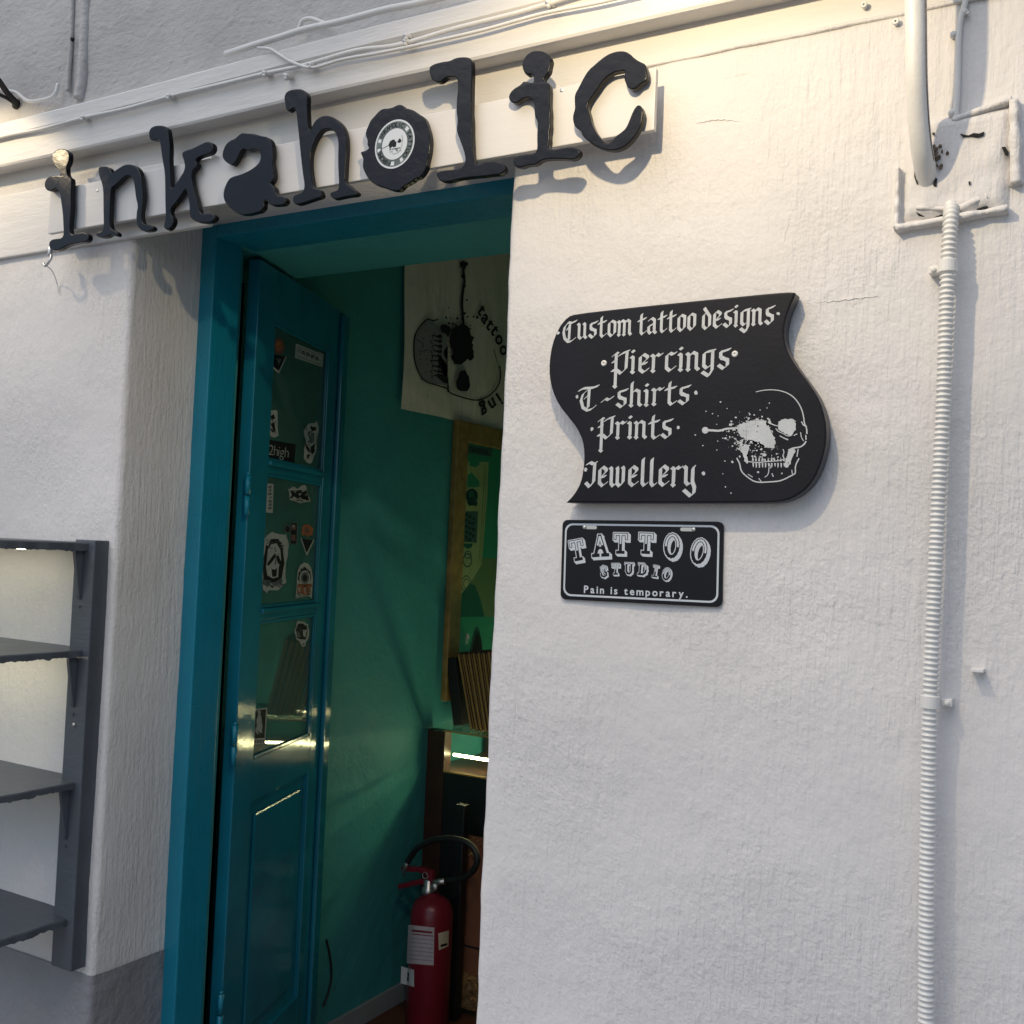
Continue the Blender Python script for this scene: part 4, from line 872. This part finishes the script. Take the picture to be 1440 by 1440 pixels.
# ================================================================== SIGN LAMPS over the cornice (their warm pools show on the ledge and the wall)
def sign_lamp(x, z, label, energy, aim, cone, q):
    t = thing('sign_lamp', label, 'lamp', (x, -0.078, LT+0.012), 'warm lamps above the letters')
    bm = BM(); lathe(bm, [(0.03, 0), (0.03, 0.01), (0.014, 0.016)], (x, -0.02, LT+0.10), 16, (0, -1, 0)); tube(bm, smooth_path([(x, -0.03, LT+0.10), (x, -0.12, LT+0.15), (x, -q*0.8, LT+0.16), (x, -q, z+0.10)], 8), 0.007, 8); obj('arm', bm, M['dark'], t, smooth=True)
    bm = BM(); lathe(bm, [(0.016, 0.085), (0.02, 0.07), (0.055, 0.0), (0.053, 0.0), (0.018, 0.068)], (x, -q, z+0.022), 20); obj('shade', fix(bm), M['dark'], t, smooth=True)
    bm = BM(); bmesh.ops.create_uvsphere(bm, u_segments=12, v_segments=8, radius=0.018, matrix=Matrix.Translation((x, -q, z+0.035))); obj('bulb', bm, M['bulb'], t, smooth=True)
    l = bpy.data.lights.new('lamp_light', 'SPOT'); l.energy = energy; l.color = (1.0, 0.80, 0.50); l.spot_size = R(cone); l.spot_blend = 0.35; l.shadow_soft_size = 0.014; l.specular_factor = 0.35
    lo = bpy.data.objects.new('lamp_light', l); COL.objects.link(lo); lo.parent = t
    P0 = Vector((x, -q, z)); lo.location = P0 - t.location
    lo.rotation_euler = (P0 - Vector(aim)).to_track_quat('Z', 'Y').to_euler()
sign_lamp(-0.68, 2.63, 'black shaded lamp above the right end of the letters', 14, (-0.5, 0, 1.6), 165, 0.68)
sign_lamp(-2.80, 2.75, 'black shaded lamp above the left end of the letters', 4.8, (-2.75, 0, 2.36), 104, 0.38)

# ================================================================== WALL SHELF at lower left
PX0, PX1, PYF = -2.272, -2.198, -0.042
sh = thing('wall_shelf', 'dark grey wall shelf unit with four ragged-edged boards left of the door', 'shelf', (-2.6, 0, 0.52))
def ragged_board(z, depth, x0, x1, th=0.020):
    bm = BM(); n = 70; rows = []
    corner = 0.035
    for k in range(n+1):     # right end edge runs away from the wall, rounded at the post
        y = PYF - (depth)*k/n + 0.0
        xr = x1 - 0.004*nz(0, y, z, 30) - (0.03*max(0, 1-k/4.0))*0
        drip = 0.006*max(0, nz(3, y, z*9, 55)) + 0.003*nz(8, y, z*5, 120)
        rows.append([bm.verts.new(p) for p in ((x0, y, z), (xr-0.003, y, z), (xr, y, z-0.003), (xr, y, z-th-drip), (xr-0.006, y, z-th-drip*0.6), (xr-0.012, y, z-th), (x0, y, z-th))])
    for a, b in zip(rows, rows[1:]):
        for i in range(7): bm.faces.new((a[i], a[(i+1) % 7], b[(i+1) % 7], b[i]))
    bm.faces.new(rows[0]); bm.faces.new(rows[-1])
    box(bm, (x0, PYF, z-th), (PX0-0.0006, -0.0005, z))
    return fix(bm)
bm = BM(); box(bm, (PX0, PYF, 0.533), (PX1, 0.003, 1.580), 0.003); obj('post', bm, M['shelf'], sh)
bm = BM(); box(bm, (-3.16, PYF, 0.533), (-3.09, 0.003, 1.580), 0.003); obj('post', bm, M['shelf'], sh)
SZ = (1.574, 1.309, 0.987, 0.656)
for z in SZ:
    obj('shelf_board', ragged_board(z, 0.26, -3.088, -2.222, 0.016 if z < 1.5 else 0.020), M['shelf'], sh)
    for bx in ((-2.243, -3.12) if z > 0.7 else ()):
        bm = BM(); zt = z - 0.021
        rows = []
        for (y, zz) in ((PYF-0.001, zt), (PYF-0.024, zt), (PYF-0.024, zt-0.006), (PYF-0.006, zt-0.112), (PYF-0.001, zt-0.122)): rows.append((y, zz))
        for s in (-0.009, 0.009):
            pass
        va = [bm.verts.new((bx-0.005, y, zz)) for y, zz in rows]; vb = [bm.verts.new((bx+0.005, y, zz)) for y, zz in rows]
        for i in range(5): bm.faces.new((va[i], va[(i+1) % 5], vb[(i+1) % 5], vb[i]))
        bm.faces.new(va); bm.faces.new(vb)
        lathe(bm, [(0.004, 0), (0.004, 0.003)], (bx, PYF, zt-0.138), 10, (0, -1, 0))
        obj('bracket', fix(bm), M['shelf'], sh)
bm = BM(); lathe(bm, [(0.0055, 0), (0.005, 0.003), (0.002, 0.004)], (-2.236, PYF, 1.125), 12, (0, -1, 0)); obj('screw', bm, M['steel'], sh, smooth=True)
for z, nm, x_ in ((SZ[0]-0.0245, 'lit warm light strip tucked under the top board of the grey shelf', -2.40), (SZ[1]-0.0285, 'lit warm light strip tucked under the second board of the grey shelf', -2.41)):
    strip = thing('light_strip', nm, 'lamp', (-2.7, -0.01, z), 'light strips under the shelf boards')
    bm = BM(); box(bm, (-3.05, -0.150, z+0.0015), (x_+0.08, -0.138, z+0.0075), 0.001); obj('light_tube', bm, M['led_shelf'], strip)

# ================================================================== INSIDE THE SHOP
# flag on the side wall
FXW = SW + 0.012
def sidew(off=0.0): return lambda q: on(q[0], q[1], (FXW+off, 0, 0), (1, 0, 0))
F4 = Crop(540, 340, 4.8)
flag = thing('cloth_flag', 'cream cloth flag with a black splattered skull print on the green wall', 'flag', on(640, 590, (FXW, 0, 0), (1, 0, 0)))
ya, yb = sidew()(F4((110, 1130))).y, sidew()(F4((110, 1130))).y + 1.15
zt, zb = 3.25, sidew()(F4((112, 1128))).z
zb2 = sidew()(F4((772, 1262))).z; yb2 = sidew()(F4((772, 1262))).y
slope = (zb2-zb)/(yb2-ya)
yl_top = sidew()(F4((130, 180))).y
NY, NZ = 60, 50
def flag_off(y, z): return 0.004*math.sin((y-ya)*11 + z*3) + 0.003*math.sin((y-ya)*23 - z*5)
bm = BM(); grid = []
for j in range(NZ+1):
    row = []
    for i in range(NY+1):
        u, v = i/NY, j/NZ
        zz0 = zb + slope*(yb-ya)*u*0.9; z = zz0 + (zt-zz0)*v; y = (ya + (yl_top-ya)*min(1, v*1.3)*0.8) + (yb-ya)*u
        if u == 0: y += 0.006*math.sin(v*9)
        row.append(bm.verts.new((FXW + flag_off(y, z), y, z)))
    grid.append(row)
for a, b in zip(grid, grid[1:]):
    for i in range(NY): bm.faces.new((a[i], a[i+1], b[i+1], b[i]))
fo = obj('cloth', bm, M['cloth'], flag, smooth=True)
fa = Art(lambda p: sidew(0.0085)(F4(p)), (1, 0, 0), step=3e-5, start=2e-4); rf = random.Random(5)
def fl(pts, w0):
    pts = [tuple(q) for q in chaikin([Vector((p[0], p[1])) for p in pts], 2, closed=False)]; fa.line(pts, w0, 0)
fa.fill([(205,640),(300,530),(420,640),(430,700),(360,800),(400,900),(430,970),(340,960),(250,930),(205,800)], 1)
fl([(360,525),(330,535),(295,517),(250,560),(208,620),(198,720),(208,820),(240,900),(275,945),(345,965),(430,990),(440,1020),(510,1045),(620,1075),(700,1050),(770,980),(790,900),(780,840)], 9)
fl([(740,725),(765,820)], 4)
fa.blob([(512,130),(540,128),(568,150),(552,180),(520,180)], rf, 6); fl([(538,150),(535,210),(545,270),(530,340),(525,420),(530,480),(535,560)], 16)
fa.speck(rf, (535, 230), 16); fa.speck(rf, (540, 300), 14); fa.speck(rf, (558, 393), 9)
fa.blob([(445,600),(500,565),(540,560),(580,590),(600,650),(602,720),(600,790),(570,800),(540,790),(510,830),(470,825),(450,780),(470,740),(440,700)], rf, 9)
fa.blob([(370,570),(420,560),(450,590),(425,640),(390,610)], rf, 10)
fa.blob([(490,940),(515,870),(545,868),(575,910),(585,975),(560,1012),(520,1010),(490,985)], rf, 5); fa.blob([(350,890),(400,890),(435,930),(428,960),(380,935)], rf, 4)
for k in range(9):
    y = 630 + k*34; fl([(330+10*math.sin(k), y), (380, y+12+6*math.cos(k*2))], 9); fl([(320+8*math.cos(k*3), y), (325, y+22)], 6)
    fa.blob([(360, y), (385, y-5), (392, y+18), (366, y+20)], rf, 5)
for k in range(70): fa.speck(rf, (rf.gauss(500, 60), rf.gauss(560, 45)), abs(rf.gauss(0, 5))+1.6)
for k in range(30): fa.speck(rf, (rf.uniform(220, 340), rf.uniform(580, 900)), abs(rf.gauss(0, 2.5))+1.2)
fl([(220,660),(270,690),(250,720)], 4); fl([(240,740),(300,730)], 4); fl([(430,970),(430,1010)], 10); fl([(430,920),(435,990)], 6)
for ch, x, y, an in (('t',640,490,48),('a',668,545,46),('t',698,590,44),('t',728,625,50),('o',758,680,62),('o',785,745,76)):
    a = R(an); s_ = 128; put_text(fa, ch, (x, y), (math.cos(a)*s_*.75, math.sin(a)*s_), (math.sin(a)*s_*.75, -math.cos(a)*s_), 0.025, 0, center=True)
for ch, x, y, an in (('g',660,1105,158),('n',712,1068,146),('i',755,1030,140)):
    a = R(an); s_ = 135; put_text(fa, ch, (x, y), (math.cos(a)*s_*.75, math.sin(a)*s_), (math.sin(a)*s_*.75, -math.cos(a)*s_), 0.025, 0, center=True)
fa.make('print', [M['cloth_ink'], M['cloth_shade']], flag)
# framed mirror on the side wall, its reflections painted as flat shapes
fy0 = sidew()((640, 600)).y; fz1 = sidew()((640, 590)).z; fz0 = sidew()((622, 986)).z; iy0 = sidew(0.02)((657, 700)).y
fr = thing('framed_mirror', 'gold framed mirror with a painted cream strip of reflections below the flag', 'picture', (FXW, fy0+0.35, fz0))
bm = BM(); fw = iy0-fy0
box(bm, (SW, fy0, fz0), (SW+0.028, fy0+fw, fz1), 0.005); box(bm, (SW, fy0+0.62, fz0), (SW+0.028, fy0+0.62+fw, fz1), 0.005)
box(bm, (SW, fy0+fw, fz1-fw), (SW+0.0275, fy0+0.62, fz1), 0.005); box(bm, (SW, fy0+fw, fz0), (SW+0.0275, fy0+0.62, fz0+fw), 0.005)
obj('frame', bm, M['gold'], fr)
bm = BM(); box(bm, (SW, fy0+fw-0.002, fz0+fw-0.002), (SW+0.010, fy0+0.622, fz1-fw+0.002)); obj('backing', bm, M['mirror_and_box_green'], fr)
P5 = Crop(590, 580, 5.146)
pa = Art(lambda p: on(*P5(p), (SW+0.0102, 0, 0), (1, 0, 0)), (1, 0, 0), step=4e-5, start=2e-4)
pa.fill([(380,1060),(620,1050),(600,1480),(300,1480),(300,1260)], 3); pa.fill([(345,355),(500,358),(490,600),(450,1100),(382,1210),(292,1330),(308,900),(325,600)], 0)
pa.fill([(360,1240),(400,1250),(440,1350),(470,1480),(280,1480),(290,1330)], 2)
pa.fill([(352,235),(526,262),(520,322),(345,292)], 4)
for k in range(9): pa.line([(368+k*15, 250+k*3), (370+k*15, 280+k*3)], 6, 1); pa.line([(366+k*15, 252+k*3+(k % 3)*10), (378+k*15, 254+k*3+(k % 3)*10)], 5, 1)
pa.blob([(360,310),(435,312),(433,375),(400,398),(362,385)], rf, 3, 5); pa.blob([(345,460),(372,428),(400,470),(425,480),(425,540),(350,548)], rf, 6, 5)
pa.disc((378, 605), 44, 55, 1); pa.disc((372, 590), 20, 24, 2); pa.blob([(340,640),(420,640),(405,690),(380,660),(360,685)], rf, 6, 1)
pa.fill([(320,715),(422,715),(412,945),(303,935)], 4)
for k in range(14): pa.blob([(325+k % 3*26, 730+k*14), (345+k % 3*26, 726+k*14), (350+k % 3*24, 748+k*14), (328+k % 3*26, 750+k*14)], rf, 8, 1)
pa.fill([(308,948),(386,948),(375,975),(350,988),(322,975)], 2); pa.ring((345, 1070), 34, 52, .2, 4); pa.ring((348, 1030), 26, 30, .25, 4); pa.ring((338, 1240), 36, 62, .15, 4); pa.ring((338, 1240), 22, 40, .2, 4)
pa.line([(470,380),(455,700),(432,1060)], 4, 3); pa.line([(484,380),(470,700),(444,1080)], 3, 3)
pa.make('drawing', [M['reflected_cream'], M['s_black'], M['reflected_dgreen'], M['reflected_olive'], M['s_grey'], M['mirror_and_box_green']], fr)  # flat shapes painting what the mirror reflects
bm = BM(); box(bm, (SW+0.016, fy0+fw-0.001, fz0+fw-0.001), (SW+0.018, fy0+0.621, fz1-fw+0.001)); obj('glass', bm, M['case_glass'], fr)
# display case
CYF = 1.76; CT = on(605, 1020, (SW, 0, 0), (1, 0, 0)).z
def cw(x, y): return W(x, y, CYF)
gz0 = cw(628, 1085).z; cx0 = SW+0.012; pxr = cw(625, 1050).x
case = thing('display_case', 'glass-topped display case with a lit compartment on brown wooden legs', 'cabinet', (SW+0.6, CYF+0.2, FZ))
CX1, CYB = -1.30, 2.25
for x in (cx0, CX1-0.05):
    bm = BM(); box(bm, (x, CYF, FZ), (x+(pxr-cx0 if x == cx0 else 0.05), CYF+0.05, CT-0.008), 0.003); obj('leg', bm, M['brown'], case)
    bm = BM(); box(bm, (x, CYB-0.05, FZ), (x+0.05, CYB, CT-0.008), 0.003); obj('leg', bm, M['brown'], case)
bm = BM(); box(bm, (cx0, CYF+0.004, FZ+0.06), (CX1, CYF+0.016, gz0-0.004)); obj('front_panel', bm, M['panel'], case)
bm = BM(); box(bm, (cx0, CYF+0.016, gz0-0.012), (CX1, CYB, gz0)); obj('case_shelf', bm, M['brown'], case)
bm = BM(); box(bm, (cx0-0.006, CYF-0.01, CT-0.008), (CX1, CYB, CT)); obj('glass_top', bm, M['case_glass'], case)
bm = BM(); box(bm, (pxr+0.001, CYF+0.001, gz0+0.002), (CX1-0.052, CYF+0.006, CT-0.009)); obj('glass_front', bm, M['case_glass'], case)
bm = BM(); box(bm, (pxr, CYF-0.002, gz0-0.004), (CX1-0.05, CYF+0.003, gz0+0.002)); box(bm, (pxr, CYF-0.013, CT-0.007), (CX1, CYF-0.0105, CT-0.001)); obj('glass_edge', bm, M['gold_edge'], case)
ledz = cw(650, 1068).z
bm = BM(); box(bm, (pxr+0.01, CYF+0.05, ledz-0.004), (CX1-0.06, CYF+0.06, ledz+0.006), 0.002); obj('light_tube', bm, M['led'], case)
bm = BM(); box(bm, (pxr+0.01, CYB-0.05, CT-0.045), (CX1-0.06, CYB-0.04, CT-0.035), 0.002); obj('light_tube', bm, M['led'], case)  # added tube, unseen behind the frames, brightening the mirror panel and green wall
bm = BM(); box(bm, (pxr+0.10, CYF+0.08, CT), (pxr+0.26, CYF+0.16, CT+0.035), 0.003)
tag(obj('small_box', bm, M['mirror_and_box_green'], None, loc=(pxr+0.18, CYF+0.12, CT)), 'small green box on the glass top of the display case', 'box')
# picture frames standing on the case, seen edge on
rk = [((645,918),(664,1012)), ((652,918),(672,1011)), ((659,917),(678,1008)), ((666,917),(685,1006)), ((673,916),(690,1004)), ((680,916),(697,1002)), ((687,915),(704,1000))]
for i, (a, b) in enumerate(rk):
    y0 = CYF+0.06; A = W(*a, y0); B = W(*b, y0); B = Vector((B.x, y0, CT+0.0015)); e3 = (A-B); Ln = e3.length; e3.normalize(); e1 = Vector((e3.z, 0, -e3.x)); e2 = Vector((0, 1, 0))
    t = thing('picture_frame', ('gilt-edged picture frame leaning on the display case, leftmost of the row' if i == 0 else 'gilt-edged picture frame in the leaning row on the display case, behind the leftmost one'), 'picture', B, 'picture frames leaning in a row on the case')
    bm = BM(); frame_box(bm, B, e1, e2, e3, (-0.008, 0, 0.0), (0.008, 0.22, Ln), 0.002); obj('panel', bm, M['brown'], t)
    bm = BM(); frame_box(bm, B, e1, e2, e3, (-0.0035, -0.004, 0.004), (0.0035, -0.0002, Ln-0.006), 0.001); frame_box(bm, B, e1, e2, e3, (0.0082, 0.002, 0.004), (0.0105, 0.006, Ln-0.01), 0.0005); obj('gilt_edge', bm, M['gold_edge'], t)
y0 = CYF+0.10; pA = W(632, 925, y0); pB = W(652, 1008, y0)
ho = thing('dark_folder', 'black folder standing at the left end of the leaning frames', 'folder', (pB.x-0.03, y0, CT))
bm = BM(); e3 = (Vector((pA.x, y0, pA.z)) - Vector((pB.x-0.03, y0, CT+.001))); Ln = e3.length; e3.normalize(); frame_box(bm, (pB.x-0.03, y0, CT+.001), (e3.z, 0, -e3.x), (0, 1, 0), e3, (-0.018, 0, 0), (0.03, 0.2, Ln), 0.004); obj('cover', bm, M['dark'], ho)
y1 = CYF+0.34; pa_, pb_ = W(662, 918, y1), W(650, 842, y1)
vz = thing('black_ornament', 'tall black cone-shaped ornament bearing a white flower on the display case', 'ornament', (pa_.x, y1, CT))
hh = W(648, 836, y1).z - CT
bm = BM(); lathe(bm, [(0.075, 0), (0.078, hh*.4), (0.062, hh*.62), (0.035, hh*.82), (0.012, hh*.98), (0.001, hh)], (pa_.x-0.02, y1, CT+0.001), 24); obj('body', bm, M['dark'], vz, smooth=True)
fcn = W(651, 897, y1-0.082); bm = BM()
for k in range(5):
    a = PI/2 + 2*PI*k/5; lathe(bm, [(0.016, 0), (0.015, 0.003), (0.006, 0.005)], fcn + Vector((math.cos(a)*0.017, 0, math.sin(a)*0.019)), 12, (0, -1, 0))
obj('flower', bm, M['cloth'], vz, smooth=True)
# fire extinguisher
eb = on(600, 1447, (0, 0, FZ), (0, 0, 1)); er = 0.079
et = W(603, 1258, eb.y).z
ex = thing('fire_extinguisher', 'red fire extinguisher with a looping black hose on the floor inside', 'fire extinguisher', (eb.x, eb.y, FZ))
H = et - FZ
bm = BM(); lathe(bm, [(er*.9, 0.001), (er, 0.012), (er, H-0.07), (er*.95, H-0.045), (er*.8, H-0.02), (er*.5, H-0.004), (0.026, H), (0.022, H+0.012)], (eb.x, eb.y, FZ), 40); obj('body', bm, M['red'], ex, smooth=True)
def ew(x, y, dy=0.0): return W(x, y, eb.y+dy)
bm = BM(); c = ew(603, 1246); lathe(bm, [(0.026, -0.03), (0.026, -0.008), (0.020, -0.004), (0.020, 0.022), (0.012, 0.028)], c, 16); tube(bm, [ew(606, 1241), ew(628, 1239)], 0.011, 12); obj('valve', bm, M['steel'], ex, smooth=True)
bm = BM()
for a, b, c_ in (((608, 1228), (590, 1222), (568, 1221)), ((602, 1238), (585, 1241), (563, 1246))):
    pp = [ew(*a), ew(*b), ew(*c_)]
    for p, q in zip(pp, pp[1:]):
        d_ = (q-p); L_ = d_.length; d_.normalize(); frame_box(bm, p, d_, (0, 1, 0), d_.cross(Vector((0, 1, 0))), (-.004, -0.012, -0.009), (L_+.004, 0.012, 0.009), 0.003)
frame_box(bm, ew(606, 1232), (1, 0, 0), (0, 1, 0), (0, 0, 1), (-.014, -.014, -.03), (.012, .014, .018), .004); obj('handle', bm, M['red'], ex)
bm = BM(); tube(bm, smooth_path([ew(627,1239), ew(645,1237,-.01), ew(662,1228,-.02), ew(671,1212,-.03), ew(668,1196,-.03), ew(655,1184,-.03), ew(632,1179,-.03), ew(608,1182,-.03), ew(588,1192,-.03), ew(578,1204,-.02), ew(573,1213,-.02)], 8), 0.0115, 12); obj('hose', bm, M['rubber'], ex, smooth=True)
bm = BM(); tube(bm, [ew(574,1210,-.02), ew(571,1217,-.02), ew(566,1230,-.02)], 0.006, 10, True, [0.010, 0.010, 0.004]); obj('nozzle', bm, M['steel'], ex, smooth=True)
bm = BM(); gc = ew(611, 1247, -0.03); lathe(bm, [(0.013, -0.004), (0.013, 0.006), (0.011, 0.008)], gc, 16, (0.25, -1, 0)); obj('gauge', bm, M['steel'], ex, smooth=True)
bm = BM(); pc = ew(598, 1231, -0.016); tube(bm, [pc + Vector((0.012*math.cos(k*PI/6), -0.002*math.sin(k), 0.012*math.sin(k*PI/6))) for k in range(13)], 0.0016, 6); obj('safety_pin', bm, M['steel'], ex, smooth=True)
def cyl_hit(x, y, r_):
    d_ = ray(x, y); o_ = EYE - Vector((eb.x, eb.y, 0)); a = d_.x**2+d_.y**2; b_ = 2*(o_.x*d_.x+o_.y*d_.y); c_ = o_.x**2+o_.y**2-r_*r_
    t = (-b_-math.sqrt(max(0, b_*b_-4*a*c_)))/(2*a); return EYE + d_*t
def wrap(quad, r_, nu=10, nv=2):
    bm = BM(); g = []
    for j in range(nv+1):
        row = []
        for i in range(nu+1):
            u, v = i/nu, j/nv
            x = (quad[0][0]*(1-u)+quad[1][0]*u)*(1-v) + (quad[3][0]*(1-u)+quad[2][0]*u)*v; y = (quad[0][1]*(1-u)+quad[1][1]*u)*(1-v) + (quad[3][1]*(1-u)+quad[2][1]*u)*v
            row.append(bm.verts.new(cyl_hit(x, y, r_)))
        g.append(row)
    for a, b in zip(g, g[1:]):
        for i in range(nu): bm.faces.new((a[i], a[i+1], b[i+1], b[i]))
    return bm
E8 = Crop(500, 1140, 4.8)
def quad(*p): return [E8(q) for q in p]
lab = obj('label', wrap(quad((355,770),(532,790),(527,1045),(345,1030)), er+0.0008), M['paper'], ex, smooth=True)
for k in range(8):
    y = 800 + k*28; obj('print_line', wrap(quad((362,y),(524 if k else 518,y+16),(524 if k else 518,y+(30 if k in (0,) else 22)),(362,y+(14 if k in (0,) else 6))), er+0.0013, 8, 1), M['red'] if k in (0, 1) else M['cloth_shade'], lab)
l2 = obj('label', wrap(quad((558,828),(630,808),(628,915),(562,942)), er+0.0008), M['paper_cream'], ex, smooth=True)
obj('print_line', wrap(quad((574,905),(618,893),(618,908),(575,922)), er+0.0013, 5, 1), M['s_black'], l2)
l3 = obj('label', wrap(quad((308,1050),(395,1075),(395,1190),(304,1165)), er+0.0008), M['paper_white'], ex, smooth=True)
obj('print_line', wrap(quad((345,1090),(360,1094),(358,1155),(344,1150)), er+0.0013, 3, 1), M['s_black'], l3)
# brown framed panel leaning against the case, dark post
py = CYF-0.06
lp = thing('leaning_panel', 'brown panel with an ornate brass foot leaning against the display case', 'panel', W(665, 1405, py))
a, b = W(643, 1172, py), W(700, 1398, py)
bm = BM(); frame_box(bm, (a.x, py, FZ), (1, 0, 0), (0, 1, 0), (0, 0, 1), (0, 0.0, 0.16), (0.5, 0.018, a.z-FZ), 0.003); obj('board', bm, M['card'], lp)
bm = BM(); frame_box(bm, (a.x, py-0.01, FZ), (1, 0, 0), (0, 1, 0), (0, 0, 1), (0.01, 0.0, 0.03), (0.5, 0.03, 0.165), 0.012)
for k in range(60): lathe(bm, [(0.014*rf.uniform(.5, 1), 0), (0.010*rf.uniform(.4, 1), 0.01), (0.003, 0.013)], (a.x+rf.uniform(.02, .48), py-0.009, FZ+rf.uniform(.04, .155)), 8, (0, -1, 0))
obj('ornament', bm, M['ornate'], lp); bm = BM()
for k in range(26): lathe(bm, [(0.012*rf.uniform(.5, 1), 0), (0.003, 0.008)], (a.x+rf.uniform(.0, .12), py+.001, a.z-rf.uniform(.0, .12)), 8, (0, -1, 0))
obj('ornament', bm, M['ornate'], lp)
bm = BM(); frame_box(bm, (a.x, py-0.004, FZ), (1, 0, 0), (0, 1, 0), (0, 0, 1), (0, 0, 0.262), (0.5, 0.003, 0.268), 0); obj('rule', bm, M['dark'], lp)
bt = W(636, 1165, py-0.04); bb = W(641, 1420, py-0.04)
dp = thing('dark_post', 'dark slim wooden post standing between the extinguisher and the brown panel', 'post', (bb.x, py-0.04, FZ))
bm = BM(); frame_box(bm, (bb.x, py-0.04, FZ), (1, 0, 0), (0, 1, 0), (0, 0, 1), (-0.03, -0.022, 0.001), (0.012, 0.02, bt.z-FZ+0.1), 0.005); obj('shaft', bm, M['panel'], dp)
# thin black wire by the skirting
wr = thing('loose_wire', 'thin black wire hanging on the green wall beside the open door', 'cable', on(463, 1412, (SW+.01, 0, 0), (1, 0, 0)))
bm = BM(); tube(bm, smooth_path([on(x, y, (SW+.012, 0, 0), (1, 0, 0)) for x, y in ((459,1322),(464,1345),(466,1372),(462,1395),(454,1416))], 6), 0.004, 6); obj('wire', bm, M['rubber'], wr)
